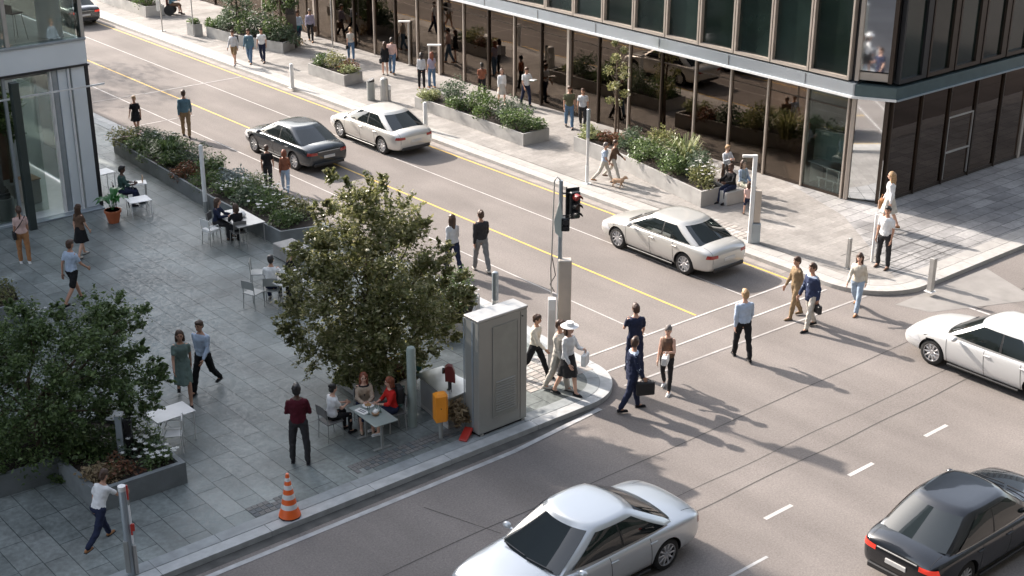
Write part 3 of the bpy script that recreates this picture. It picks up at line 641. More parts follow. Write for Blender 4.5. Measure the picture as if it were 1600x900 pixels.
q = G(372, 60); street_tree(q.x, q.y, 4.4, 'feathery pale green young tree rising from the far long planter', 13, LF['grey'], .85, 1200, .2, size=.13)
q = G(1606, 236); street_tree(q.x, q.y, 4.3, 'small tree at the right edge by the shaded side windows', 15, LF['sunny'], .7, 600, .5)

leaves('foliage', [((.3*math.cos(k*2.4), .3*math.sin(k*2.4), 2.2+.2*k), (.35, .35, .3), 60) for k in range(7)], .2, LF['deep'], ITREE, .3, 31)
street_tree(22.9, 69.5, 9.0, 'broad street tree beyond the glass building, outside the photo', 33, LF['sunny'], 3.6, 3600, .5, False, size=.16)
# ================================================================ PLANTERS AND SHRUBS
def planter(name, poly, h, m, label, z0=ZK, wall=.07, soil=.08, group=None):
    """poly in world XY, counter-clockwise or not; hollow box filled with soil"""
    c = Vector((sum(p[0] for p in poly)/len(poly), sum(p[1] for p in poly)/len(poly), z0)); t = thing(name, label, 'planter', c, 0, group)
    L_ = [(p[0]-c.x, p[1]-c.y) for p in poly]
    ar = sum(L_[i][0]*L_[(i+1) % len(L_)][1]-L_[(i+1) % len(L_)][0]*L_[i][1] for i in range(len(L_)))
    if ar < 0: L_ = L_[::-1]
    n = len(L_); inn = []
    for i in range(n):
        a, b, d = Vector(L_[i-1]), Vector(L_[i]), Vector(L_[(i+1) % n]); e1 = (b-a).normalized(); e2 = (d-b).normalized()
        n1 = Vector((-e1.y, e1.x)); n2 = Vector((-e2.y, e2.x)); k = (n1+n2); k = k/(k.length**2)*2; inn.append(b+k*wall)
    mb = MB(); vs = [(p[0], p[1], 0) for p in L_]+[(p[0], p[1], h) for p in L_]+[(p.x, p.y, h) for p in inn]+[(p.x, p.y, 0.01) for p in inn]; fs = []
    for i in range(n):
        j = (i+1) % n
        for a in range(3): fs.append((a*n+i, a*n+j, (a+1)*n+j, (a+1)*n+i))
    mb.add(vs, fs).build('planter_wall', m, t)
    MB().prism([(p.x*.995, p.y*.995) for p in inn], h-soil-.05, h-soil).build('soil', M['soil'], t); return t
def shrub(x, y, z, r, h, lf, label, n=360, size=.09, name='shrub', cat='shrub', group=None, flowers=None, nf=18, seed=None, up=.35, aspect=.45, blade=False):
    r *= 1.28; n = int(n*1.25)
    seed = seed or int(abs(x*97+y*131)*10) % 9973; rn = random.Random(seed); t = thing(name, label, cat, (x, y, z), 0, group)
    st = MB(); cls = []
    for k in range(7):
        a = k*2.4+rn.random(); rr = r*rn.uniform(.1, .72); c = Vector((math.cos(a)*rr, math.sin(a)*rr, h*rn.uniform(.18, .85)*(1-.35*rr/r)))
        cls.append((c, (r*.5, r*.5, h*.22+r*.16), n//6)); st.tube([(c.x*.2, c.y*.2, 0), (c.x*.6, c.y*.6, c.z*.5), c], [.014, .01, .004], 5)
    if blade:
        mb = MB()
        for k in range(n//3):
            a = rn.random()*2*PI; l = h*rn.uniform(.6, 1.15); o = rn.uniform(.25, 1)*r; d = Vector((math.cos(a), math.sin(a), 0)); s_ = Vector((-d.y, d.x, 0))*size*.12; b0 = d*rn.random()*r*.3
            p = [b0, b0+d*o*.35+Vector((0, 0, l*.6)), b0+d*o*.8+Vector((0, 0, l*.9)), b0+d*o*1.15+Vector((0, 0, l*.78))]
            mb.add([p[0]-s_, p[0]+s_, p[1]+s_*1.3, p[1]-s_*1.3, p[2]+s_, p[2]-s_, p[3]], [(0, 1, 2, 3), (3, 2, 4, 5), (5, 4, 6)])
        mb.build('foliage', lf, t)
    else:
        st.build('stem', M['bark'], t, 60); leaves('foliage', cls, size, lf, t, up, seed, aspect)
    if flowers:
        fl = MB()
        for k in range(nf):
            a = rn.random()*2*PI; rr = r*math.sqrt(rn.random())*.85; c = Vector((math.cos(a)*rr, math.sin(a)*rr, h*rn.uniform(.8, 1.12)*(1-.3*rr/r)))
            for j in range(5):
                b = j*1.257+rn.random()*.3; d = Vector((math.cos(b), math.sin(b), .25)); s_ = Vector((-d.y, d.x, 0))*.022
                fl.add([c, c+d*.035+s_, c+d*.062, c+d*.035-s_], [(0, 1, 2, 3)])
        fl.build('flower_heads', flowers, t)
    return t
KP = ['rounded dark green', 'upright feathery green', 'low spreading', 'tall leafy', 'broad mounded', 'loose twiggy', 'compact bright green', 'wispy']
# -- long plaza planter along street A
LP = [(21.0, 47.9), (20.55, 39.8), (20.55, 35.45), (21.9, 35.1), (22.45, 37.0), (22.45, 47.9)]
planter('planter', LP, .52, M['conc_dark'], 'long dark grey concrete planter full of shrubs between plaza and street')
zs = ZK+.42
rowA = [(21.2, 48.4, .7, 1.0, 'sunny', petal_p, 'pink flowered shrub at the far end of the long plaza planter'), (22.0, 48.6, .6, 1.0, 'grey', None, 'grey green shrub at the street side of the far end of the long plaza planter'),
 (21.1, 47.2, .6, .9, 'deep', None, 'dark shrub second from the far end of the long plaza planter'), (21.9, 47.1, .65, 1.2, 'grey', petal, 'tall pale leaved shrub with white blooms near the far end of the long planter'),
 (21.3, 45.9, .7, 1.0, 'deep', None, 'dense dark shrub behind the seated man with the laptop'), (22.0, 45.6, .6, 1.3, 'fresh', None, 'tall upright leafy shrub on the street side opposite the small white tables'),
 (21.2, 44.4, .6, .9, 'deep', None, 'low dark green shrub left of the white lamp post in the long planter'), (21.9, 44.1, .65, 1.35, 'grey', None, 'tall feathery shrub just left of the white lamp post in the long planter'),
 (21.1, 43.0, .5, .65, 'rust', None, 'brownish low shrub at the foot of the white lamp post'), (21.9, 42.6, .6, 1.0, 'deep', None, 'dark shrub right behind the white lamp post'),
 (21.1, 41.6, .55, .6, 'fresh', None, 'bright green shrub spilling over the planter edge below the lamp post'), (21.9, 41.2, .55, .75, 'silver', None, 'silvery shrub in the middle of the long plaza planter'),
 (21.2, 40.2, .5, .6, 'deep', petal, 'low shrub with white flowers beside the woman in navy'), (21.95, 39.8, .6, .8, 'deep', petal, 'white flowered shrub on the street side behind the two women'),
 (21.2, 38.9, .55, .7, 'grey', None, 'grey green shrub behind the table of the two women'), (21.9, 38.3, .6, .85, 'deep', petal, 'white flowered shrub along the kerb near the two women'),
 (21.2, 37.5, .6, .75, 'fresh', petal, 'leafy mound with small white flowers at the near part of the long planter'), (21.8, 36.8, .55, .75, 'sunny', petal, 'sun touched shrub with white flowers near the end of the long planter'),
 (21.1, 36.1, .5, .65, 'deep', None, 'last low shrub in the near corner of the long planter')]
for i, (x, y, r, h, l, fl, lab) in enumerate(rowA):
    shrub(x+.1, y-.9*(y-36)/12, zs, r, h*(.44 if y > 45.5 else .7), LF[l], lab, 430, .10, flowers=fl, nf=17, blade=False, aspect=.3 if i % 3 == 1 else .5, group='shrubs in the long plaza planter')
shrub(21.5, 44.4, zs, .5, .85, LF['deep'], 'tuft of long dark blades in the middle of the long plaza planter', 420, .22, 'ornamental_grass', 'plant', blade=True)
# pale end block of the planter (bench)
t = thing('concrete_bench', 'pale green grey concrete block seat at the end of the long planter', 'bench', (20.35, 34.5, ZK), .0)
MB().box((0, 0, .21), (.7, 1.0, .42), 0, .02).build('block', M['conc'], t)
# -- small planter right of the tree
SP = [(20.3, 28.3), (20.15, 26.65), (21.2, 26.8), (22.2, 27.8), (22.35, 29.4)]
planter('planter', SP, .5, M['conc'], 'small grey concrete planter with white flowers behind the kiosk')
for i, (x, y, r, h, l, fl, lab) in enumerate([(20.7, 27.4, .45, .5, 'fresh', petal, 'white flowering shrub at the near corner of the small planter behind the kiosk'), (21.4, 27.6, .45, .6, 'deep', petal, 'dark shrub with white flowers in the middle of the small planter behind the kiosk'),
   (21.8, 28.3, .4, .9, 'fresh', None, 'upright leafy plant at the street side of the small planter behind the kiosk'), (20.8, 28.3, .5, .9, 'sunny', None, 'shrub merging with the big tree over the small planter')]):
    shrub(x, y, zs, r, h, LF[l], lab, 260, .1, flowers=fl, nf=24, group='shrubs in the small planter behind the kiosk')
# -- planter under the middle tree
TP = [(16.7, 26.6), (16.6, 25.3), (17.3, 24.9), (18.0, 25.0), (18.1, 26.5)]
planter('planter', TP, .38, M['conc_light'], 'low pale planter at the foot of the big plaza tree')
shrub(17.7, 25.4, ZK+.3, .42, .5, LF['rust'], 'autumn coloured low shrub at the foot of the big plaza tree', 260, .1, flowers=petal_y, nf=10)
shrub(18.1, 25.6, ZK+.3, .42, .65, LF['deep'], 'dark shrub with white flowers right of the big plaza tree', 320, .1, flowers=petal, nf=16)
# -- left front planter
FP = [(9.6, 24.6), (11.6, 24.55), (11.65, 27.0), (10.3, 28.6), (8.0, 28.6), (8.0, 26.5), (9.55, 26.4)]
planter('planter', FP, .5, M['conc_dark'], 'dark grey angular planter in the left foreground under the tree', wall=.12)
for (x, y, r, h, l, fl, lab) in [(11.2, 25.0, .38, .4, 'deep', petal, 'low white flowered shrub in the near corner of the left foreground planter'), (10.9, 25.6, .42, .5, 'grey', petal, 'grey green shrub with white blooms beside the dark panel totem'), (10.35, 25.1, .38, .35, 'rust', None, 'reddish brown low plant in the left foreground planter'),
   (9.95, 25.05, .36, .35, 'dry', None, 'dried tan leaved plant spilling from the left foreground planter'), (11.25, 26.1, .4, .45, 'deep', petal, 'dark shrub with white flowers next to the white table'), (9.9, 26.2, .5, .6, 'deep', None, 'dark low shrub below the left tree')]:
    shrub(x, y, ZK+.4, r, h, LF[l], lab, 240, .09, flowers=fl, nf=20, group='shrubs in the left foreground planter')
shrub(11.3, 25.6, ZK+.4, .3, .4, LF['deep'], 'small spiky dark plant at the planter corner by the white chair', 150, .16, 'spiky_plant', 'plant', blade=True)
# -- top-left planter at plaza
q = G(30, 498); XL = [(10.2, 36.4), (10.4, 34.8), (12.3, 34.9), (12.6, 36.2), (11.6, 37.4)]
planter('planter', XL, .62, M['conc_dark'], 'grey concrete planter with hedge at the left edge above the dark tree')
shrub(11.9, 35.7, ZK+.5, .6, .5, LF['sunny'], 'dark hedge shrub at the left edge of the plaza', 420, .09); shrub(11.0, 36.0, ZK+.5, .7, .6, LF['deep'], 'dense hedge shrub cut by the left edge of the photo', 420, .09)
shrub(12.4, 34.6, ZK, .35, .5, LF['grey'], 'small pale flowered shrub between the left hedge and the dark tree', 220, .08, flowers=petal, nf=30)
# -- far pavement planters
zf = ZK+.42
planter('planter', [(33.04, 53.6), (33.04, 50.7), (34.1, 50.85), (34.1, 53.7)], .48, M['conc'], 'grey planter with mixed shrubs behind the round bins on the far pavement')
for x, y, r, h, l, lab in [(33.4, 53.0, .5, .7, 'fresh', 'leafy shrub at the left end of the planter near the bins'), (33.7, 52.2, .55, .95, 'sunny', 'tall green shrub in the middle of the planter near the bins'), (33.8, 51.4, .45, .6, 'rust', 'small red leaved shrub in the planter near the bins'), (33.5, 51.1, .5, .45, 'variegated', 'pale grassy shrub at the near end of the planter near the bins')]:
    shrub(x, y, zf, r, h, LF[l], lab, 300, .1, group='shrubs in the planter near the bins')
planter('planter', [(33.3, 45.9), (33.3, 44.1), (33.2, 38.9), (34.5, 38.9), (34.6, 45.9)], .48, M['conc'], 'long grey planter with feathery green shrubs in the middle of the far pavement')
for x, y, r, h, l, lab in [(33.7, 45.3, .45, .45, 'variegated', 'cream variegated low shrub at the left end of the long far planter'), (34.0, 44.2, .55, 1.1, 'grey', 'tall feathery shrub second in the long far planter'), (33.7, 43.4, .55, .55, 'fresh', 'yellow green shrub low in the long far planter'), (34.1, 42.6, .6, 1.0, 'deep', 'dense green shrub in the middle of the long far planter'),
  (33.8, 41.6, .6, .9, 'fresh', 'bushy bright shrub right of the middle of the long far planter'), (34.1, 40.7, .6, 1.05, 'grey', 'grey green feathery shrub near the right end of the long far planter'), (33.7, 39.8, .6, .85, 'deep', 'dark spreading shrub near the right end of the long far planter'), (34.0, 39.2, .45, .5, 'deep', 'low shrub at the right corner of the long far planter')]:
    shrub(x, y, zf, r, h, LF[l], lab, 460, .1, group='shrubs in the long far planter')
planter('planter', [(34.3, 37.3), (34.1, 34.6), (33.2, 29.85), (34.3, 29.75), (35.3, 34.8), (35.6, 37.2)], .55, M['conc'], 'long tapering concrete planter with dense shrubs opposite the traffic light')
for x, y, r, h, l, lab in [(34.7, 36.9, .45, .45, 'variegated', 'cream leaved shrub at the left end of the tapering planter'), (35.1, 36.1, .45, .4, 'rust', 'dark reddish low shrub around the slim tree'), (35.0, 35.0, .5, .8, 'grey', 'soft grey green shrub right of the slim tree'), (34.7, 34.2, .5, .8, 'fresh', 'leafy shrub in the left third of the tapering planter'), (35.0, 33.5, .5, 1.15, 'sunny', 'tall loose shrub against the glass in the tapering planter'),
  (34.4, 33.2, .6, .9, 'deep', 'dense dark shrub in the middle of the tapering planter'), (34.7, 32.4, .55, 1.0, 'deep', 'rounded dark shrub right of the middle of the tapering planter'), (34.1, 31.9, .6, .8, 'deep', 'glossy green shrub overhanging the kerb side of the tapering planter'), (34.4, 31.1, .55, 1.0, 'grey', 'tall feathery shrub near the right end of the tapering planter'), (33.9, 30.5, .5, .8, 'sunny', 'white flowered shrub at the right end of the tapering planter')]:
    shrub(x, y, ZK+.48, r, h, LF[l], lab, 480, .1, flowers=petal if 'white' in lab else None, nf=26, group='shrubs in the tapering planter')
shrub(34.9, 32.2, ZK+.5, .6, 1.1, LF['variegated'], 'fountain of pale grass blades behind the tapering planter shrubs', 300, .14, 'ornamental_grass', 'plant', blade=True)
planter('planter', [(32.75, 64.4), (32.8, 63.7), (33.2, 63.6), (33.2, 64.3)], .6, M['conc'], 'small square planter box at the top of the far pavement')
shrub(33.0, 64.0, ZK+.5, .3, .4, LF['deep'], 'small dark shrub in the square planter box', 150, .1)
planter('planter', [(33.3, 63.4), (33.5, 60.6), (34.3, 57.8), (35.2, 58.2), (34.9, 61), (34.4, 64)], .5, M['conc'], 'long planter behind the three men walking on the far pavement')
for x, y, r, h, l, lab in [(33.9, 63.2, .5, .6, 'fresh', 'bright low shrub at the left end of the planter behind the three men'), (34.0, 62.0, .7, 1.5, 'grey', 'tall feathery shrub left in the planter behind the three men'), (34.3, 61.0, .7, 1.3, 'deep', 'dark shrub in the planter behind the three men'), (34.5, 60.0, .75, 1.6, 'grey', 'highest feathery shrub in the planter behind the three men'), (34.6, 59.0, .7, 1.2, 'deep', 'dense shrub right of the middle of the planter behind the three men'), (34.8, 58.2, .6, .8, 'grey', 'low dusty shrub at the right end behind the men in white')]:
    shrub(x, y, zf, r, h, LF[l], lab, 420, .13, flowers=petal if 'highest' in lab else None, group='shrubs behind the three men')
planter('planter', [(33.0, 78), (33.1, 72.2), (33.1, 69.6), (34.1, 69.4), (34.5, 72), (34.4, 78)], .55, M['conc_light'], 'curved pale planter at the top edge of the far pavement')
for x, y, lab in [(33.6, 74.5, 'dark bush at the far left of the top edge planter'), (33.7, 72.5, 'broad dark bush in the middle of the top edge planter'), (33.6, 70.5, 'yellow green bush at the near end of the top edge planter')]:
    shrub(x, y, zf, .8, 1.1, LF['deep' if 'dark' in lab else 'fresh'], lab, 420, .14, group='bushes in the top edge planter')
q = G(458, 72); shrub(q.x, q.y, ZK, .45, .6, LF['dry'], 'dusty dry shrub around the foot of the brown totem', 220, .1)
q = G(423, 74); shrub(q.x, q.y, ZK, .5, 1.0, LF['grey'], 'grey leaved shrub left of the dark street tree', 240, .12)
# planters with plants seen inside the office glass
for x, y, lab, l in ((39.3, 31.3, 'big leafed indoor plant in a brown bowl behind the corner windows', 'deep'), (39.6, 33.2, 'tall indoor plant behind the third window from the corner', 'deep'), (39.2, 41.4, 'dark indoor plant behind the window beside the walking men', 'deep')):
    t = thing('indoor_plant', lab, 'plant', (x, y, ZK+.02)); MB().tube([(0, 0, 0), (0, 0, .1), (0, 0, .42), (0, 0, .5)], [.3, .5, .62, .58], 20).build('pot', M['brownpanel'], t, 40)
    leaves('foliage', [((0, 0, 1.2), (.6, .6, .6), 200), ((.3, .2, 1.7), (.4, .4, .4), 120)], .2, LF[l], t, .3, 5); MB().tube([(0, 0, .4), (0, 0, 1.4)], [.03, .02], 6).build('stem', M['bark'], t)
# terracotta pot plant on the plaza
q = G(178, 347); t = thing('potted_plant', 'broad leaved green plant in an orange terracotta pot beside the glass building', 'plant', q)
MB().tube([(0, 0, 0), (0, 0, .34), (0, 0, .342), (0, 0, .42), (0, 0, .42), (0, 0, .36)], [.17, .245, .27, .275, .235, .22], 24).build('pot', M['terracotta'], t, 30); MB().cyl((0, 0, .33), (0, 0, .37), .228, 20).build('soil', M['soil'], t)
mb = MB(); rn = random.Random(4)
for k in range(11):
    a = k*2.4; d = Vector((math.cos(a), math.sin(a), 0)); s_ = Vector((-d.y, d.x, 0)); l = rn.uniform(.38, .55); h = rn.uniform(.45, .85); b0 = Vector((0, 0, .36)); st_ = b0+d*.1+Vector((0, 0, h*.45))
    mb.tube([b0, st_], [.01, .007], 5)
    P_ = [st_, st_+d*l*.3+Vector((0, 0, h*.35)), st_+d*l*.65+Vector((0, 0, h*.4)), st_+d*l+Vector((0, 0, h*.22))]; W_ = [.015, .10, .09, .0]
    vs = []
    for p, w0 in zip(P_, W_): vs += [p-s_*w0+Vector((0, 0, w0*.35)), p, p+s_*w0+Vector((0, 0, w0*.35))]
    mb.add(vs, [f for i in range(3) for f in ((i*3, i*3+1, i*3+4, i*3+3), (i*3+1, i*3+2, i*3+5, i*3+4))])
mb.build('foliage', leafmat('broad_leaf', [(.03, .12, .03), (.06, .2, .05), (.04, .15, .04)], .35, .25), t, 60)

# ================================================================ STREET FURNITURE
def simple_post(name, px, py, pytop, r, m, label, cat='bollard', group=None, capm=None, foot=None, z0=ZK, collar=None, sq=False, rz=0):
    q = G(px, py, z0); h = ztop(q.x, q.y, pytop)-z0; t = thing(name, label, cat, q, rz, group)
    if sq: MB().box((0, 0, h/2), (r*2, r*2, h), 0, .008).build('post', m, t)
    else: MB().tube([(0, 0, 0), (0, 0, h-r*.7), (0, 0, h-r*.25), (0, 0, h)], [r, r, r*.82, r*.35], 18).build('post', m, t, 40)
    if foot: MB().box((0, 0, .006), (r*3.4, r*3.4, .012), 0, .003).build('base_plate', foot, t)
    if collar: MB().cyl((0, 0, h*collar[0]), (0, 0, h*collar[1]), r*1.05, 18).build('collar', collar[2], t, 40)
    return t, h
simple_post('bollard', 457, 137, 99, .085, M['white'], 'short white round bollard at the kerb left of the mixed shrub planter', foot=M['alu'])
simple_post('bollard', 665, 203, 159, .085, M['white'], 'short white bollard at the kerb behind the silver car', foot=M['alu'])
simple_post('bollard', 601, 158, 121, .17, M['alu'], 'thick brushed metal cylinder bollard beside the dark bin')
simple_post('bollard', 609, 158, 133, .065, M['alu'], 'small bollard with white cap touching the thick metal cylinder', collar=(.72, 1.0, M['white']))
simple_post('bollard', 1324, 419, 372, .05, M['alu'], 'thin square grey metal post on the corner pavement', sq=True, foot=M['alu'])
simple_post('bollard', 1453, 455, 403, .075, M['alu'], 'square steel bollard at the rounded kerb on the right corner', sq=True, foot=M['white'], collar=None)
simple_post('bollard', 774, 540, 424, .085, M['slate'], 'tall grey round bollard with ring behind the kiosk', collar=(.58, .63, M['white']))
simple_post('column_post', 645, 665, 541, .105, mat('sage_post', (.30, .35, .32), .45), 'thick sage green round steel post right of the cafe table', 'post', foot=None)
simple_post('lamp_post', 322, 331, 226, .07, M['white'], 'white tubular light post standing in the long plaza planter', 'lamp', collar=(.0, .16, M['grey']))
q = G(580, 156); t = thing('litter_bin', 'dark grey litter bin with sloping open top beside the thick metal cylinder', 'bin', q, -.2)
h = ztop(q.x, q.y, 124)-ZK; MB().tube([(0, 0, 0), (0, 0, h*.9)], [.17, .17], 20).build('bin_body', M['grey'], t, 40); MB().add([(.17*math.cos(a), .17*math.sin(a), h*.902) for a in [i*PI/8 for i in range(16)]]+[(.15*math.cos(a), .15*math.sin(a), h*(1.0+.06*math.cos(a))) for a in [i*PI/8 for i in range(16)]], [(i, (i+1) % 16, 16+(i+1) % 16, 16+i) for i in range(16)]+[tuple(range(16, 32))]).build('lid', M['dark'], t)
def t_lamp(px, py, pytop, arm, label, m=M['alu'], r=.045):
    q = G(px, py); h = ztop(q.x, q.y, pytop)-ZK; t = thing('street_lamp', label, 'lamp', q, -.7)
    MB().cyl((0, 0, 0), (0, 0, h), r, 12).build('pole', m, t, 40); MB().cyl((0, 0, 0), (0, 0, .05), r*2, 12).build('base', m, t, 40)
    MB().box((arm*.35, 0, h+.02), (abs(arm), .22, .05), 0, .012).build('lamp_head', M['white'], t); return t
t_lamp(640, 102, 34, -.55, 'slim street lamp with a flat white head left of the two women by the glass')
t_lamp(672, 134, 71, .6, 'short lamp with a flat white head right behind the two standing women')
t_lamp(549, 62, 8, .6, 'far street lamp with flat white head in front of the brown windows')
t_lamp(428, 48, -8, .5, 'thin lamp pole rising past the dark street tree')
simple_post('pole', 520, 74, -8, .035, M['alu'], 'thin grey pole rising behind the mixed shrub planter', 'pole')
simple_post('pole', 303, 57, -10, .03, M['alu'], 'thin pole in front of the small square planter box', 'pole')
q = G(254, 49); t = thing('sign_post', 'thin steel sign post with narrow blank panel at the top edge near the kerb', 'sign', q)
MB().cyl((0, 0, 0), (0, 0, 2.6), .03, 10).build('post', M['alu'], t, 40); MB().box((-.12, 0, 1.7), (.16, .03, 1.3), 0, .005).build('sign_panel', M['white'], t); MB().box((0, 0, .01), (.3, .2, .02), 0, .004).build('base_plate', M['alu'], t)
q = G(457, 74); t = thing('information_totem', 'brown leaning totem with dark screen and white cap on the far pavement', 'totem', q, .9)
MB().box((0, 0, 1.45), (.16, .5, 2.9), 0, .01).build('totem_body', mat('brown_totem', (.12, .095, .08), .5, .2), t); MB().box((-.09, 0, 2.2), (.012, .36, 1.2), 0).build('screen', M['blackgloss'], t); MB().box((0, 0, 2.93), (.2, .54, .05), 0, .01).build('cap', M['white'], t)
# white pole in three sections near the kerb (px 917)
q = G(917, 287); t = thing('signal_post', 'slender white and grey signal post at the far kerb in front of the tapering planter', 'post', q)
h = ztop(q.x, q.y, 170)-ZK; MB().cyl((0, 0, 0), (0, 0, h*.25), .06, 12).build('lower_post', M['white'], t, 40); MB().cyl((0, 0, h*.25), (0, 0, h*.62), .05, 12).build('pole', M['offwhite'], t, 40); MB().box((0, 0, h*.81), (.11, .09, h*.375), 0, .01).build('signal_head', M['slate'], t); MB().box((0, 0, .01), (.26, .22, .02), 0, .004).build('base_plate', M['white'], t)
# lantern totem (px 1172)
q = G(1171, 379); t = thing('street_totem', 'white angular street totem with short top arm and grey cabinet on the far pavement', 'totem', q, -.75)
h = ztop(q.x, q.y, 242)-ZK; MB().box((0, 0, h/2), (.13, .13, h), 0, .01).build('post', M['white'], t); MB().box((-.22, 0, h-.04), (.34, .1, .07), 0, .008).build('arm', M['white'], t)
MB().box((.17, .02, h*.42), (.2, .16, h*.36), 0, .01).build('grey_box', M['cream'], t); MB().box((.17, .0, h*.115), (.26, .24, h*.23), 0, .012).build('cabinet', M['slate'], t)
gp = MB().box((-.31, 0, h-.55), (.13, .008, .9)).build('glass_panel', gl_l, t)
# glass panel post by the corner (px 1367)
q = G(1362, 409); t = thing('glass_sign', 'thin white post holding a tall clear glass panel beside the man in the white tee', 'sign', q, -.75)
h = ztop(q.x, q.y, 335)-ZK; MB().cyl((0, 0, 0), (0, 0, h), .04, 12).build('post', M['white'], t, 40); MB().box((.02, 0, h*.5+1.3), (.012, .01, 2.2)).build('glass_edge', M['offwhite'], t)

# ---- traffic light
q = G(872, 570); t = thing('traffic_light', 'grey traffic light pole with red signal head and bent cable guard at the near corner', 'traffic light', q, 0)
ht = ztop(q.x, q.y, 282)-ZK; U = RT.copy(); U.z = 0; U.normalize()          # along the picture's width, on the ground plane
Fv = Vector((-U.y, U.x, 0))
MB().tube([(0, 0, 0), (0, 0, ht)], [.06, .05], 14).build('pole', M['slate'], t, 40)
hp = ztop(q.x, q.y, 283)-ZK; zc = ztop(q.x, q.y, 468)-ZK
mb = MB(); P_ = [Vector((0, 0, ht-.1)), Vector((0, 0, ht+.03))-U*.03, Vector((0, 0, ht+.09))-U*.10, Vector((0, 0, ht-.02))-U*.16, Vector((0, 0, ht*.6))-U*.2, Vector((0, 0, zc+.8))-U*.22, Vector((0, 0, zc-.3))-U*.17]
mb.tube(P_, [.018]*len(P_), 8); mb.build('cable_guard', M['alu'], t, 60)
mb = MB(); P_ = [Vector((0, 0, ht*.62))-U*.21, Vector((0, 0, ht*.5))-U*.1, Vector((0, 0, ht*.45))-U*.23, Vector((0, 0, ht*.41))-U*.12]; mb.tube(P_, [.012]*4, 6).build('cable', M['dark'], t, 60)
def hd(px, py): 
    return ztop(q.x, q.y, py)-ZK
A_ = math.atan2(U.y, U.x)
z1, z0 = hd(0, 300), hd(0, 340)
br = MB().box(Vector((0, 0, z1-.03))+U*.16, (.34, .03, .03), A_).box(Vector((0, 0, z0+.05))+U*.14, (.3, .03, .03), A_).box(Vector((0, 0, (z0+z1)/2-.05))+U*.13, (.035, .035, (z1-z0)+.35), A_); br.build('bracket', M['dark'], t)
hc = Vector((0, 0, (z0+z1)/2))+U*.33+Fv*.02
AH = A_+.35
sh = MB().box(hc, (.24, .2, z1-z0+.02), AH, .02).build('signal_head', M['blackgloss'], t)
MB().box(hc-Vector((0, 0, 0))+Vector((math.cos(AH+PI/2), math.sin(AH+PI/2), 0))*.115, (.34, .02, z1-z0+.14), AH, .02).build('backboard', M['dark'], t)
lensm = [mat('lens_red', (.35, .03, .025), .25, emit=.03), mat('lens_amber_off', (.06, .02, .012), .3), mat('lens_green_off', (.012, .045, .04), .3)]
nf = Vector((math.cos(AH-PI/2+.5), math.sin(AH-PI/2+.5), 0)); nf = Vector((math.cos(AH-PI/2), math.sin(AH-PI/2), 0))
for i in range(3):
    c = hc+Vector((0, 0, (z1-z0)*(.33-.33*i)))+nf*.1
    ln = MB().cyl(c, c+nf*.02, .085, 18).build('lens', lensm[i], t, 40)
    r_ = []
    for e, rr in ((0, .1), (.2, .1)):
        r_.append([c+nf*(e*(1 if a < 14 else 1))+Vector((math.cos(AH)*math.cos(rad(-10+a*12.5))*rr, math.sin(AH)*math.cos(rad(-10+a*12.5))*rr, math.sin(rad(-10+a*12.5))*rr)) for a in range(17)])
    vz = MB().loft(r_, 0, False, False); vz.build('visor', mat('visor_red', (.25, .015, .01), .4) if i == 0 else M['dark'], sh)
# pedestrian signal
zq = hd(0, 350); c2 = Vector((0, 0, zq))+U*.12+Fv*.0
MB().box(c2, (.2, .16, .34), A_, .02).build('pedestrian_signal', M['blackgloss'], t); MB().cyl(c2+Vector((0, 0, .08))-Fv*.08, c2+Vector((0, 0, .08))-Fv*.16, .07, 14).cyl(c2-Vector((0, 0, .08))-Fv*.08, c2-Vector((0, 0, .08))-Fv*.15, .06, 14).build('signal_hood', M['dark'], t, 40)
pb = Vector((0, 0, hd(0, 345))); MB().add([pb-U*.02-Fv*.06+Vector((0, 0, .55)), pb-U*.16-Fv*.06, pb-U*.13-Fv*.06-Vector((0, 0, .28)), pb+U*.04-Fv*.06-Vector((0, 0, .45)), pb+U*.05-Fv*.06+Vector((0, 0, .1)), pb-U*.02-Fv*.03+Vector((0, 0, .55)), pb-U*.16-Fv*.03, pb-U*.13-Fv*.03-Vector((0, 0, .28)), pb+U*.04-Fv*.03-Vector((0, 0, .45)), pb+U*.05-Fv*.03+Vector((0, 0, .1))],
  [(0, 1, 2, 3, 4), (9, 8, 7, 6, 5)]+[(i, (i+1) % 5, 5+(i+1) % 5, 5+i) for i in range(5)]).build('sign_plate', mat('pale_green_plate', (.45, .5, .47), .5), t)
qq = G(880, 572); hh = ztop(qq.x, qq.y, 405)-ZK
t = thing('control_column', 'tall beige metal control column against the traffic light pole', 'cabinet', qq, A_)
MB().box((0, 0, hh/2), (.32, .26, hh), 0, .015).build('cabinet_body', M['cream'], t); MB().box((0, -.132, hh*.5), (.2, .006, hh*.7), 0).build('door', M['cream'], t)
qq = G(861, 574); hh = ztop(qq.x, qq.y, 466)-ZK
t = thing('small_cabinet', 'small white metal cabinet left of the beige control column', 'cabinet', qq, A_)
MB().box((0, 0, hh/2), (.19, .2, hh), 0, .012).build('cabinet_body', M['white'], t); MB().box((0, -.102, hh*.6), (.14, .006, hh*.5), 0).build('door', M['offwhite'], t)

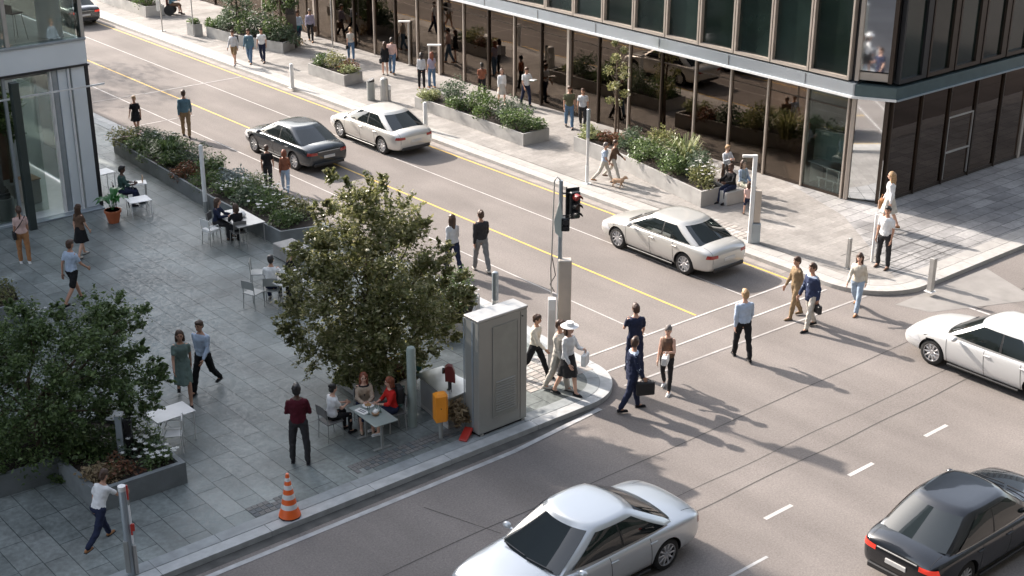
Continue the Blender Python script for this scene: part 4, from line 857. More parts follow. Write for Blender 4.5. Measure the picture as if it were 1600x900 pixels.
# ---- kiosk (utility cabinet)
kx0, ky = 17.63, 22.14; hk = ztop(17.63, 22.14, 502)-ZK
t = thing('utility_kiosk', 'tall taupe grey metal utility kiosk with louvred door at the kerb', 'kiosk', (kx0, ky, ZK), .0)
W_, D_ = 1.42, .5
MB().b2(0, W_, 0, D_, .06, hk-.06, .015).build('kiosk_body', M['kiosk'], t)
MB().b2(-.008, W_+.012, -.012, D_+.01, hk-.058, hk, .01).build('roof', M['alu'], t); MB().b2(.04, W_-.04, .04, D_-.04, 0, .06).build('plinth', M['dark'], t)
for a in (.1, W_-.1): MB().b2(a-.04, a+.04, .0, .08, 0, .055).build('foot', M['alu'], t)
dr = MB(); dr.b2(.42, 1.12, -.012, .0-.002, .38, hk-.28, .003); dor = dr.build('door', mat('kiosk_door', (.30, .31, .285), .4, .35), t)
fr = MB().b2(.40, .42, -.02, -.002, .36, hk-.26).b2(1.12, 1.14, -.02, -.002, .36, hk-.26).b2(.421, 1.119, -.02, -.002, hk-.28, hk-.26).b2(.421, 1.119, -.02, -.002, .36, .38); fr.build('door_frame', M['kiosk'], dor)
lv = MB()
for k in range(13): lv.box((.77, -.02, .50+k*.062), (.56, .022, .012), 0, 0, rot=Matrix.Rotation(.5, 3, 'X'))
lv.build('louvre', M['kiosk'], dor)
MB().b2(-.012, -.002, .18, .24, .08, hk-.08).b2(-.012, -.002, .5, .53, .08, hk-.08).build('side_channel', M['slate'], t); MB().cyl((1.27, -.02, hk-.22), (1.27, 0, hk-.22), .015, 10).build('lock', M['dark'], t)
MB().b2(1.215, 1.221, -.006, -.001, .1, hk-.1).build('panel_seam', M['dark'], t)
# ---- steel counter behind the orange box
ca, cb, cc, cd = G(650, 585, .95), G(700, 625, .95), G(742, 606, .95), G(692, 572, .95)
cen = (ca+cb+cc+cd)/4; t = thing('steel_counter', 'brushed steel outdoor counter left of the utility kiosk', 'counter', (cen.x, cen.y, ZK)); cn = Vector((cen.x, cen.y, ZK))
top = MB().prism([tuple((v-cn).xy) for v in (ca, cb, cc, cd)][::-1], .79, .83); top.build('counter_top', M['steel'], t)
ins = [((v-cn).xy*.86) for v in (ca, cb, cc, cd)]; MB().prism([tuple(v) for v in ins][::-1], .0, .789).build('cabinet', M['conc'], t)
MB().prism([tuple(v*1.01) for v in ins][::-1], .0, .10).build('plinth', M['conc_light'], t)
fs = G(712, 640, ZK); t = thing('side_shelf', 'small dark steel shelf unit in front of the counter behind the orange box', 'shelf', fs, .1)
MB().box((0, 0, .72), (.5, .4, .03)).build('shelf_top', M['steel'], t); MB().box((0, .05, .3), (.42, .3, .6)).build('cabinet', M['dark'], t)
for a in (-.2, .2): MB().cyl((a, -.16, 0), (a, -.16, .7), .015, 8).build('leg', M['alu'], t)
qd = G(703, 612, .96); t = thing('ticket_device', 'dark red rounded ticket device on a short stem on the steel counter', 'device', (qd.x, qd.y, .96), A_)
hz = ztop(qd.x, qd.y, 570)-.96; MB().cyl((0, 0, 0), (0, 0, hz*.45), .045, 12).build('stem', M['dark'], t, 40)
mb = MB(); prof = [(-.10, .42), (-.11, .92), (-.04, 1.0), (.06, .97), (.12, .75), (.13, .36), (-.02, .42)]
mb.add([(x, -.07, z*hz) for x, z in prof]+[(x, .07, z*hz) for x, z in prof], [tuple(range(7)), tuple(range(13, 6, -1))]+[(i, 7+i, 7+(i+1) % 7, (i+1) % 7) for i in range(7)]).build('device_body', M['maroon'], t); MB().box((-.14, 0, .78*hz), (.06, .1, .12), 0, .01).build('display', M['blackgloss'], t)
MB().cyl((-.02, -.08, 0), (-.02, -.08, .1), .05, 10).build('tap', M['chrome'], t, 40)
# orange box on a post
qo = G(689, 684); ho = ztop(qo.x, qo.y, 614)-ZK; hb = ztop(qo.x, qo.y, 656)-ZK; t = thing('orange_box', 'bright orange box with chamfered top on a grey post near the kiosk', 'box', qo, A_+.35)
mb = MB(); mb.prism([(-.14, -.13), (.10, -.13), (.16, -.06), (.16, .13), (-.14, .13)], hb, ho-.05); k = len(mb.v); mb.loft([[(-.14, -.13, ho-.05), (.10, -.13, ho-.05), (.16, -.06, ho-.05), (.16, .13, ho-.05), (-.14, .13, ho-.05)], [(-.08, -.08, ho), (.07, -.08, ho), (.10, -.04, ho), (.1, .08, ho), (-.08, .08, ho)]])
mb.build('box_body', M['amber'], t); MB().cyl((0, 0, 0), (0, 0, hb), .05, 14).build('post', M['grey'], t, 40); MB().cyl((-.02, -.137, (ho+hb)/2), (-.02, -.128, (ho+hb)/2), .012, 10).build('lock', M['dark'], t); MB().box((.165, .04, (ho+hb)/2-.02), (.006, .1, .3)).build('label_panel', mat('pale_amber', (.8, .5, .25), .5), t)
# red wedge and dried plant by the kiosk
qr = G(728, 684); t = thing('wheel_chock', 'tilted orange red rubber base lying at the foot of the kiosk', 'base', qr, .5)
MB().box((0, 0, .09), (.42, .2, .06), 0, .02, rot=Matrix.Rotation(-.35, 3, 'Y')).build('base_body', M['red'], t); MB().box((.12, 0, .05), (.1, .16, .08), 0, .02).build('foot', M['red'], t)
shrub(qr.x+.02, qr.y+.35, ZK+.1, .22, .75, LF['dry'], 'bundle of dried tan leaves leaning on the kiosk side', 170, .2, 'dried_plant', 'plant', aspect=.3)
# bag, glass vase and pale ball on the counter end
qv = G(655, 578, .96); t = thing('flower_vase', 'small green flower vase on the left end of the steel counter', 'vase', (qv.x, qv.y, .96)); MB().tube([(0, 0, 0), (0, 0, .12), (0, 0, .2)], [.06, .08, .05], 12).build('vase', M['teal'], t, 40); leaves('flowers', [((0, 0, .3), (.14, .14, .12), 90)], .07, LF['variegated'], t)
# ---- totem with dark panel at the left planter
q = G(198, 742); ht = ztop(q.x, q.y, 648)-ZK; t = thing('meter_totem', 'white metal totem with tall dark screen standing in the left foreground planter', 'totem', (q.x, q.y, ZK), A_)
MB().box((-.04, 0, ht/2), (.14, .14, ht), 0, .01).build('post', M['slate'], t); MB().box((-.04, 0, ht+.02), (.2, .18, .05), 0, .01).build('cap', M['white'], t); MB().box((.13, .03, ht*.62), (.16, .12, ht*.62), 0, .01).build('screen', M['blackgloss'], t)
# ---- barrier post bottom-left
q = G(206, 897); hb = ztop(q.x, q.y, 760)-ZK; t = thing('barrier_post', 'white topped round post with red and white striped barrier slat at the bottom left', 'barrier', q, A_)
MB().tube([(0, 0, 0), (0, 0, hb*.98), (0, 0, hb)], [.075, .07, .04], 16).build('post', M['slate'], t, 40); MB().cyl((0, 0, hb*.955), (0, 0, hb*1.005), .075, 16).build('cap', M['white'], t, 40); MB().box((-.03, -.04, hb*.22), (.1, .1, hb*.36), 0, .01).build('sleeve', M['grey'], t)
sl_ = MB()
for k, (a_, b_, c_) in enumerate(((.36, .46, 1), (.46, .58, 0), (.58, .64, 1), (.64, .80, 1), (.80, .86, 2), (.86, 1.02, 0))): sl_.box((.10, -.02, hb*(a_+b_)/2), (.032, .025, hb*(b_-a_)), 0, 0, c_)
sl_.build('striped_slat', [M['red'], M['white'], M['grey']], t); MB().box((.13, -.03, hb*.55), (.07, .04, .16), 0, .01).build('latch', M['red'], t); MB().box((.11, 0, hb*.17), (.06, .06, hb*.33), 0, .01).build('slat_foot', M['conc'], t)
# ---- traffic cone
q = G(453, 806); hc_ = ztop(q.x, q.y, 740)-ZK; t = thing('traffic_cone', 'orange traffic cone with four white stripes beside the kerb', 'cone', q, .4)
MB().tube([(0, 0, 0), (0, 0, .035)], [.235, .225], 8).build('base', M['dark'], t, 30); mb = MB(); N_ = 9; zz = [.036+(hc_-.07)*i/N_ for i in range(N_+1)]
r_at = lambda z: .175*(1-(z-.036)/(hc_-.036))+.03
hs = [0, .19, .30, .42, .53, .64, .74, .83, .91, 1.0]
for i in range(9):
    a = .036+(hc_-.036)*hs[i]; b = .036+(hc_-.036)*hs[i+1]; mb.tube([(0, 0, a), (0, 0, b)], [r_at(a)*(1.12 if i == 0 else 1), r_at(b)], 22, i % 2, i in (0, 8))
mb.build('cone_body', [M['orange'], M['white']], t, 50)

# ================================================================ CHAIRS AND TABLES   (local +X is the way the sitter faces)
def chair(loc, rz, label, m, leg, group='cafe chairs', cushion=False, slat=False, arms=False):
    t = thing('cafe_chair', label, 'chair', loc, rz, group)
    MB().box((0, 0, .445), (.43, .43, .025), 0, .012).build('seat', m, t)
    for a, b in ((.18, .19), (.18, -.19), (-.19, .19), (-.19, -.19)):
        e = Vector((a*1.12, b*1.05, 0)); top = Vector((a, b, .435)) if a > 0 else Vector((a-.035, b, .82)); P_ = [e, Vector((a, b, .435)), top] if a < 0 else [e, top]
        MB().tube(P_, .012, 7).build('leg', leg, t, 60)
    bk = MB()
    if slat:
        for k in range(7): bk.box((-.205-.004*k, 0, .56+k*.042), (.012, .39, .024), 0)
    else: bk.loft([[(-.20+.035*math.cos((j-3)/3*1.2)-.035-.02*k, (j-3)/3*.205, .60+.24*k) for j in range(7)]+[(-.215+.035*math.cos((j-3)/3*1.2)-.035-.02*k, (j-3)/3*.205, .60+.24*k) for j in range(6, -1, -1)] for k in (0, 1)])
    bk.build('backrest', m, t, 50)
    if cushion: MB().box((0, 0, .48), (.40, .40, .05), 0, .022).build('cushion', M['paper'], t)
    if arms:
        for b in (-.22, .22): MB().tube([(-.2, b, .64), (.1, b, .64), (.18, b, .44)], .012, 7).build('armrest', m, t, 60)
    return t
def table(loc, rz, sx, sy, label, m, leg, h=.73, group='cafe tables', ped=False, rnd=False):
    t = thing('cafe_table', label, 'table', loc, rz, group)
    (MB().cyl((0, 0, h-.025), (0, 0, h), sx/2, 28) if rnd else MB().box((0, 0, h-.012), (sx, sy, .024), 0, .008)).build('table_top', m, t, 40)
    if ped:
        for a in (-sx*.3, sx*.3): MB().b2(a-.025, a+.025, -.025, .025, .02, h-.025).box((a, 0, .012), (.08, sy*.8, .024), 0, .006).build('leg', leg, t)
    elif rnd: MB().cyl((0, 0, 0), (0, 0, h-.026), .035, 10).cyl((0, 0, 0), (0, 0, .02), .24, 20).build('leg', leg, t, 40)
    else:
        for a in (-1, 1):
            for b in (-1, 1): MB().cyl((a*(sx/2-.04), b*(sy/2-.04), 0), (a*(sx/2-.04), b*(sy/2-.04), h-.025), .013, 8).build('leg', leg, t)
    return t

# ================================================================ PEOPLE
PENDING = []
def cloth(name, col, var=.12): 
    return mat('cloth_'+name, col, .85, var=var, vscale=9, bump=.25, bscale=45, spec=.2)
SK = dict(light=mat('skin_light', (.62, .37, .27), .5, var=.05), mid=mat('skin_mid', (.44, .24, .16), .5, var=.05), dark=mat('skin_dark', (.10, .05, .033), .5, var=.05))
HR = dict(black=mat('hair_black', (.012, .010, .009), .45, var=.3, vscale=30), brown=mat('hair_brown', (.06, .03, .017), .5, var=.35, vscale=30), auburn=mat('hair_auburn', (.20, .055, .025), .5, var=.3, vscale=30), blond=mat('hair_blond', (.35, .22, .11), .5, var=.3, vscale=30), grey=mat('hair_grey', (.15, .13, .12), .5, var=.3, vscale=30))
EYE = mat('eye_dark', (.02, .015, .012), .2); LIP = mat('lips', (.38, .14, .11), .5)
CL = dict(white=(.72, .72, .72), pink=(.60, .42, .38), tan=(.36, .18, .085), black=(.016, .016, .018), navy=(.020, .026, .055), bluejean=(.10, .17, .27), paleblue=(.42, .50, .62), palejean=(.32, .40, .50), greendark=(.045, .085, .075), burgundy=(.075, .010, .018), trench=(.42, .33, .25), red=(.50, .022, .018),
 cream=(.62, .57, .48), khaki=(.24, .17, .10), teal=(.02, .13, .15), lilac=(.36, .33, .42), lightgrey=(.50, .51, .53), brown=(.13, .08, .055), charcoal=(.035, .034, .036), bluejacket=(.10, .18, .23), blazer=(.035, .047, .095), midgrey=(.2, .2, .2), olive=(.10, .10, .06), sage=(.16, .22, .20), stone=(.5, .47, .42), purple=(.16, .10, .20), rust=(.22, .085, .05))
def C_(k): return cloth(k, CL[k])

def remesh(mb, name, m, parent, vox=.016, sm=4, fold=0, extra=None):
    fold *= 1.5
    o = mb.build(name, m, parent); r = o.modifiers.new('r', 'REMESH'); r.mode = 'VOXEL'; r.voxel_size = vox; r.use_smooth_shade = True
    s = o.modifiers.new('s', 'SMOOTH'); s.factor = .5; s.iterations = sm
    if fold:
        tx = bpy.data.textures.get('folds') or bpy.data.textures.new('folds', 'CLOUDS'); tx.noise_scale = .09; tx.noise_depth = 1
        d = o.modifiers.new('d', 'DISPLACE'); d.texture = tx; d.strength = fold; d.mid_level = .5; d.texture_coords = 'LOCAL'
    PENDING.append((o, extra)); return o

POSE = dict(   # hipL kneeL hipR kneeR | shoulder flex, abduct, elbow for L, R | lean | head pitch
 stand=dict(h=(4, 2, -3, 3), aL=(5, 8, 12), aR=(2, 8, 15)), wide=dict(h=(2, 2, -2, 2), sp=.07, aL=(5, 10, 12), aR=(0, 10, 15)),
 walk=dict(h=(24, 6, -20, 22), aL=(-22, 8, 15), aR=(24, 8, 25), lean=4), walk2=dict(h=(-18, 26, 22, 5), aL=(22, 8, 30), aR=(-20, 8, 12), lean=4),
 stroll=dict(h=(14, 4, -12, 14), aL=(-12, 8, 15), aR=(12, 8, 18), lean=2), crossed=dict(h=(3, 2, -3, 2), sp=.06, aL=(14, 12, 92), aR=(14, 12, 92), inw=74),
 phone=dict(h=(4, 3, -4, 3), aL=(20, 10, 110), aR=(5, 8, 15), head=18), hold=dict(h=(12, 4, -12, 14), aL=(25, 12, 80), aR=(8, 8, 25), inw=25, lean=2), holdboth=dict(h=(5, 3, -5, 4), aL=(28, 12, 85), aR=(28, 12, 85), inw=30, head=12),
 sit=dict(h=(84, 86, 80, 78), aL=(38, 12, 55), aR=(38, 12, 60), inw=15, lean=8, sit=1), sitrelax=dict(h=(80, 60, 88, 95), aL=(20, 10, 50), aR=(22, 10, 55), inw=25, lean=-2, sit=1), sitlap=dict(h=(82, 75, 82, 84), aL=(30, 8, 60), aR=(28, 8, 60), inw=30, lean=6, sit=1, head=10),
 sitcross=dict(h=(80, 70, 95, 60), aL=(30, 10, 60), aR=(35, 10, 70), inw=20, lean=-2, sit=1), bend=dict(h=(28, 8, -28, 30), aL=(-10, 10, 30), aR=(40, 12, 30), lean=26, head=20), crouch=dict(h=(10, 5, -10, 5), aL=(40, 10, 60), aR=(40, 10, 60), lean=10))

def person(x, y, z, H, face, pose, top, bot, hair, skin='mid', sleeve='long', btype='trousers', shoes='black', label='', group=None, jacket=None, female=False, seat=.46, turn=0, pitch=None, over=None, apron=None):
    s = H/1.75; p = POSE[pose]; t = thing('person', label, 'person', (x, y, z), rad(face), group); S = lambda v: Vector(v)*s
    sit = p.get('sit'); lean = rad(p.get('lean', 0)); sw = (.142 if female else .168); hw = .09; sp = p.get('sp', 0)
    def dirv(a, ab=0): return Vector((math.sin(rad(a)), math.sin(rad(ab)), -math.cos(rad(a)))).normalized()
    legs = []
    for sd, i in ((1, 0), (-1, 2)):
        hp_ = Vector((0, sd*hw, 0)); a, k = p['h'][i], p['h'][i+1]; kn = hp_+dirv(a, sd*(3 if not sit else 5)+sd*sp*60)*.435; an = kn+dirv(a-k, sd*sp*30)*.425
        legs.append([hp_, kn, an, a-k])
    low = min(l[2].z for l in legs)-.075; off = -low if not sit else (seat/s+.095)
    if sit:
        for l in legs:       # plant both feet on the floor by solving the shin length direction
            dz = l[1].z+off-.075; 
            dz = min(dz, .425); dx = math.sqrt(max(0, .425**2-dz**2)); sg = 1 if l[3] > 0 else -1
            l[2] = l[1]+Vector((dx*sg, 0, -dz))
    up_ = Vector((math.sin(lean), 0, math.cos(lean))); fw_ = Vector((math.cos(lean), 0, -math.sin(lean))); pel = Vector((0, 0, 0))
    pt = lambda h, f=0, l=0: pel+up_*h+fw_*f+Vector((0, l, 0))
    arms = []
    for sd, key in ((1, 'aL'), (-1, 'aR')):
        fl, ab, el = p[key]; fl += math.degrees(lean)*0; sh = pt(.448, -.005, sd*sw); d1 = Vector((math.sin(rad(fl)), sd*math.sin(rad(ab)), -math.cos(rad(fl)))).normalized(); e = sh+d1*.285
        inw = p.get('inw', 0)*(1 if el > 40 else 0); d2 = Vector((math.sin(rad(fl+el))*math.cos(rad(inw)), -sd*math.sin(rad(inw)), -math.cos(rad(fl+el)))).normalized(); wr = e+d2*.25; hd_ = wr+d2*.09
        arms.append([sh, e, wr, hd_, d2])
    hpit = rad(p.get('head', 4) if pitch is None else pitch)+lean*.3; nb = pt(.52); hcn = nb+Vector((math.sin(lean*.6)*.17+.012, 0, .175)); HR_ = Matrix.Rotation(rad(turn), 3, 'Z') @ Matrix.Rotation(hpit, 3, 'Y')
    Z = Vector((0, 0, off)); T = lambda v: (v+Z)*s
    # ---- skin body: one surface
    b = MB()
    def torso(mb, k, lo=-.09, hi=.53, shrink=1.0):
        wf = (.88 if female else 1); prof = [(-.11, .06, .09), (-.06, .098, .15), (0, .112, .168), (.08, .104, .152 if not female else .165), (.18, .094, .138 if not female else .13), (.28, .105, .152), (.36, .118, .168), (.43, .110, .178 if not female else .16), (.475, .085, .150 if not female else .128), (.505, .062, .095), (.54, .052, .058)]
        R = []
        for h, rx, ry in prof:
            if lo <= h <= hi: R.append([T(pt(h, (rx+k)*math.cos(2*PI*j/16), (ry*(wf if h > .1 else 1)+k)*math.sin(2*PI*j/16))) for j in range(16)])
        mb.loft(R)
    torso(b, 0, -.12, .56)
    for hp_, kn, an, _ in legs:
        b.cap(T(hp_), T(kn), .078*s, .054*s); b.cap(T(kn), T(kn.lerp(an, .35)), .052*s, .052*s); b.cap(T(kn.lerp(an, .35)), T(an), .052*s, .036*s)
        b.cap(T(an), T(an+Vector((.12, 0, -.045))), .035*s, .026*s)
    for sh, e, wr, hd_, d2 in arms:
        b.cap(T(sh), T(e), .046*s, .037*s); b.cap(T(e), T(wr), .037*s, .026*s); b.cap(T(wr), T(wr+d2*.055), .026*s, .027*s)
    b.cap(T(pt(.50)), T(hcn-Vector((.01, 0, .06))), .052*s, .048*s)
    b.ell(T(hcn), (.098*s, .078*s, .118*s), HR_); b.ell(T(hcn+HR_ @ Vector((.035, 0, -.065))), (.058*s, .052*s, .052*s), HR_)
    b.cap(T(hcn+HR_ @ Vector((.085, 0, .01))), T(hcn+HR_ @ Vector((.108, 0, -.026))), .011*s, .016*s)
    for sd in (1, -1): b.ell(T(hcn+HR_ @ Vector((-.003, sd*.08, -.01))), (.018*s, .012*s, .03*s), HR_)
    ex = MB()
    for sd in (1, -1):
        ex.ell(T(hcn+HR_ @ Vector((.087, sd*.031, .016))), (.010*s, .016*s, .009*s), HR_, 8, 5, 1)
        ex.box(T(hcn+HR_ @ Vector((.094, sd*.031, .038))), (.008*s, .034*s, .007*s), 0, 0, 1, rot=HR_)
    ex.ell(T(hcn+HR_ @ Vector((.092, 0, -.058))), (.010*s, .024*s, .008*s), HR_, 8, 5, 2)
    for i, (sh, e, wr, hd_, d2) in enumerate(arms):        # hands: five unequal, slightly curled fingers rooted in the palm
        sd = 1 if i == 0 else -1; side = d2.cross(Vector((0, sd, 0))); side = (side if side.length > .2 else Vector((1, 0, 0))).normalized(); nrm = d2.cross(side).normalized()
        if nrm.y*sd > 0: nrm = -nrm
        pc = wr+d2*.05; R3 = Matrix((d2, side, nrm)).transposed(); ex.ell(T(pc), (.05*s, .04*s, .017*s), R3, 10, 6, 0)
        for k, ln in enumerate((.062, .074, .080, .070)):
            o_ = pc+d2*.035+side*(k-1.5)*.019; m_ = o_+d2*ln*.5+nrm*ln*.1; ex.tube([T(o_), T(m_), T(m_+d2*ln*.42+nrm*ln*.34)], [.0095*s, .0085*s, .006*s], 6)
        o_ = pc-d2*.015+side*.03*(1 if side.dot(Vector((1, 0, 0))) > 0 else -1); q_ = side*(1 if side.dot(Vector((1, 0, 0))) > 0 else -1); ex.tube([T(o_), T(o_+q_*.03+d2*.03), T(o_+q_*.034+d2*.062+nrm*.01)], [.012*s, .0105*s, .007*s], 6)
    bo = remesh(b, 'body', [SK[skin], EYE, LIP], t, .017*s, 3, 0, ex)
    # ---- clothes
    tp = MB(); torso(tp, .014, -.05 if not jacket else -.02, .512)
    for sh, e, wr, hd_, d2 in arms:
        if sleeve != 'none':
            tp.cap(T(sh+Vector((0, 0, -.01))), T(sh.lerp(e, .6) if sleeve == 'short' else e), .058*s, (.056 if sleeve == 'short' else .049)*s)
            if sleeve == 'long': tp.cap(T(e), T(e.lerp(wr, .93)), .052*s, .038*s)
            if sleeve == 'rolled': tp.cap(T(e), T(e.lerp(wr, .3)), .052*s, .048*s)
    remesh(tp, 'shirt' if btype != 'dress' else 'dress_top', C_(top), t, .017*s, 3, .02*s)
    if jacket:
        jk = MB(); torso(jk, .024, -.12, .50); R = []
        for h, rx, ry in ((-.16, .125, .185), (-.02, .130, .185), (.10, .115, .165)): R.append([T(pt(h, rx*math.cos(2*PI*j/16), ry*math.sin(2*PI*j/16))) for j in range(16)])
        if not sit: jk.loft(R)
        for sh, e, wr, hd_, d2 in arms: jk.cap(T(sh-Vector((0, 0, .012))), T(e), .060*s, .052*s); jk.cap(T(e), T(e.lerp(wr, .92)), .052*s, .042*s)
        remesh(jk, 'jacket', C_(jacket), t, .018*s, 3, .022*s)
        # shirt front and collar showing in the jacket's opening
        ln = MB(); ln.add([T(pt(.49, .085, .05)), T(pt(.49, .085, -.05)), T(pt(.25, .152, 0))], [(0, 1, 2)]).build('shirt_front', C_(top), t)
    bt = MB()
    if btype in ('trousers', 'shorts', 'leggings'):
        k = .02 if btype != 'leggings' else .008
        R = []
        for h, rx, ry in ((-.10, .075, .12), (-.05, .112, .165), (0, .122, .178), (.06, .118, .168), (.10, .11, .16)): R.append([T(pt(h, rx*math.cos(2*PI*j/16), ry*math.sin(2*PI*j/16))) for j in range(16)])
        bt.loft(R)
        for hp_, kn, an, _ in legs:
            if btype == 'shorts': bt.cap(T(hp_), T(hp_.lerp(kn, .8)), .10*s, .085*s)
            else: bt.cap(T(hp_), T(kn), (.082+k)*s, (.055+k)*s); bt.cap(T(kn), T(kn.lerp(an, .93)), (.054+k)*s, (.040+k)*s)
        remesh(bt, btype if btype != 'leggings' else 'trousers', C_(bot), t, .017*s, 3, .02*s)
    else:
        kl = (legs[0][1]+legs[1][1])/2; R = []
        if sit:
            for hp_, kn, an, _ in legs: bt.cap(T(hp_), T(kn), .115*s, .095*s)
            bt.ell(T(Vector((.1, 0, 0))), (.2*s, .17*s, .11*s))
            bt.cap(T(kl+Vector((-.05, .06, 0))), T(kl+Vector((.0, .08, -.14))), .08*s, .07*s); bt.cap(T(kl+Vector((-.05, -.06, 0))), T(kl+Vector((.0, -.08, -.14))), .08*s, .07*s)
        else:
            L_ = .50 if btype in ('skirt', 'dress') else (.34 if btype == 'miniskirt' else .75)
            for u in (0, .25, .5, .75, 1.0):
                c = pt(.12).lerp(Vector((kl.x*.9, 0, .1-L_)), u); R.append([T(c+Vector(((.112+.075*u)*(1+.1*math.cos(6*2*PI*j/24)*u)*math.cos(2*PI*j/24)+abs(legs[0][1].x-legs[1][1].x)*.28*u*math.cos(2*PI*j/24), (.158+.055*u)*(1+.1*math.cos(6*2*PI*j/24)*u)*math.sin(2*PI*j/24), 0))) for j in range(24)])
            bt.loft(R)
        remesh(bt, 'skirt', C_(bot), t, .018*s, 2, .015*s)
    if apron:
        a_ = MB(); R = []
        for u in (0, .5, 1): R.append([T(pt(.06-.25*u)+Vector(((.135+.03*u)*math.cos(2*PI*j/16), (.19+.03*u)*math.sin(2*PI*j/16), 0))) for j in range(16)])
        a_.loft(R).build('tied_sweater', C_(apron), t, 60)
    for hp_, kn, an, _ in legs:
        sh_ = MB(); sc_ = C_(shoes); base = T(Vector((an.x, an.y, an.z)))
        sh_.cap(T(an+Vector((-.03, 0, -.035))), T(an+Vector((.075, 0, -.043))), .038*s, .038*s); sh_.cap(T(an+Vector((.075, 0, -.043))), T(an+Vector((.15, 0, -.05))), .038*s, .026*s)
        sh_.box(T(an+Vector((.055, 0, -.068))), (.25*s, .078*s, .014*s), 0, .006, 1)
        sh_.build('shoe', [sc_, M['dark'] if shoes != 'white' else M['paper']], t, 60)
    # ---- hair
    hs, hc = hair; h = MB()
    if hs != 'cap':
        h.ell(T(hcn+HR_ @ Vector((-.016, 0, .028))), (.100*s, .090*s, .107*s), HR_); h.ell(T(hcn+HR_ @ Vector((-.045, 0, -.02))), (.072*s, .082*s, .09*s), HR_)
        if hs == 'short': h.ell(T(hcn+HR_ @ Vector((.03, 0, .085))), (.07*s, .07*s, .045*s), HR_)
    if hs in ('long', 'bob'):
        L_ = .27 if hs == 'long' else .15
        h.cap(T(hcn+HR_ @ Vector((-.06, 0, .0))), T(hcn+Vector((-.085, 0, -L_))), .085*s, .06*s)
        for sd in (1, -1): h.cap(T(hcn+HR_ @ Vector((-.015, sd*.068, .02))), T(hcn+Vector((-.03, sd*.078, -L_*.9))), .038*s, .03*s)
    if hs == 'bun': h.ell(T(hcn+HR_ @ Vector((-.10, 0, .07))), (.048*s, .048*s, .045*s))
    if hs == 'ponytail': h.cap(T(hcn+HR_ @ Vector((-.10, 0, .03))), T(hcn+Vector((-.13, .0, -.24))), .035*s, .02*s)
    if hs == 'afro': h.ell(T(hcn+Vector((-.02, 0, .035))), (.13*s, .13*s, .125*s))
    remesh(h, 'hair', HR[hc], t, .014*s, 2, .02*s)
    if over == 'hat':
        MB().tube([T(hcn+Vector((0, 0, .06))), T(hcn+Vector((0, 0, .065))), T(hcn+Vector((0, 0, .07))), T(hcn+Vector((0, 0, .15)))], [.2*s, .19*s, .1*s, .085*s], 20).build('hat', C_('white'), t, 40)
    R_ = Matrix.Rotation(rad(face), 3, 'Z'); W = lambda v: Vector((x, y, z)) + R_ @ T(v)
    return dict(t=t, hand=[W(a[3]) for a in arms], wrist=[W(a[2]) for a in arms], sho=[W(a[0]) for a in arms], chest=W(pt(.35)), back=W(pt(.33, -.17)), hip=[W(Vector((0, .2, -.05))), W(Vector((0, -.2, -.05)))], s=s, face=rad(face), head=W(hcn))

def pp(px, py, hpx, face, pose, *a, **k):
    """a standing person: feet at pixel (px, py), head top at row hpx"""
    z = k.pop('z', ZK); q = G(px, py, z); H = ztop(q.x, q.y, hpx)-z; H = max(1.5, min(1.93, H)) if not k.pop('kid', 0) else H
    return person(q.x, q.y, z, H, face, pose, *a, **k)
def bag(kind, p, rz, label, m, sz=(.3, .1, .24), strap=.2):
    """a bag hung from point p by its handle"""
    t = thing(kind, label, 'bag', (p.x, p.y, p.z), rz)
    MB().box((0, 0, -strap-sz[2]/2), sz, 0, .02).build('bag_body', m, t)
    w_ = sz[0]*.3; MB().tube([(-w_, 0, -strap), (-w_*.8, 0, -strap*.4), (0, 0, 0), (w_*.8, 0, -strap*.4), (w_, 0, -strap)], .008, 6).build('handle', m, t, 60); return t
def strapbag(P_, label, m, side=1, sz=(.28, .10, .22)):
    h = P_['hip'][side]; t = thing('crossbody_bag', label, 'bag', (h.x, h.y, h.z), P_['face'])
    MB().box((0, 0, 0), sz, 0, .025).build('bag_body', m, t); R_ = Matrix.Rotation(-P_['face'], 3, 'Z'); o = R_ @ (P_['sho'][1-side]-h); c = R_ @ (P_['back']-h)
    MB().tube([(0, 0, .1), c+Vector((-.0, 0, .02)), o+Vector((-.03, 0, .06)), o+Vector((.05, 0, .05))], .012, 6).build('strap', m, t, 60); return t
def backpack(P_, label, m):
    h = P_['back']; t = thing('backpack', label, 'backpack', (h.x, h.y, h.z), P_['face']); MB().box((-.03, 0, -.03), (.17, .28, .42), 0, .06).build('bag_body', m, t, 50); MB().box((-.13, 0, -.1), (.06, .22, .2), 0, .025).build('pocket', m, t)
    for a in (-.1, .1): MB().tube([(.05, a, -.2), (.08, a, .0), (.10, a, .17), (.2, a, .19)], .014, 6).build('strap', m, t, 60)
    return t

# ---- plaza, standing and walking
a = pp(40, 411, 322, 75, 'stand', 'pink', 'tan', ('ponytail', 'brown'), 'mid', 'short', 'trousers', 'white', 'woman in pink top and tan trousers seen from behind before the glass building', female=True)
strapbag(a, 'black crossbody bag of the woman in the pink top', M['black'], 0)
pp(130, 401, 318, 20, 'stroll', 'brown', 'black', ('long', 'brown'), 'light', 'short', 'dress', 'stone', 'woman in a black skirt with long brown hair walking past the pot plant', female=True)
pp(118, 474, 370, 20, 'walk', 'paleblue', 'black', ('short', 'brown'), 'mid', 'short', 'shorts', 'black', 'person in light blue shirt and black shorts walking above the dark tree')
pp(290, 626, 508, -115, 'walk', 'sage', 'sage', ('bob', 'brown'), 'mid', 'short', 'dress', 'black', 'woman in a grey green dress walking beside the man with the pale shirt', female=True)
pp(322, 610, 494, 210, 'walk2', 'paleblue', 'black', ('short', 'brown'), 'mid', 'long', 'trousers', 'black', 'man in pale blue shirt and dark trousers walking in the middle of the plaza')
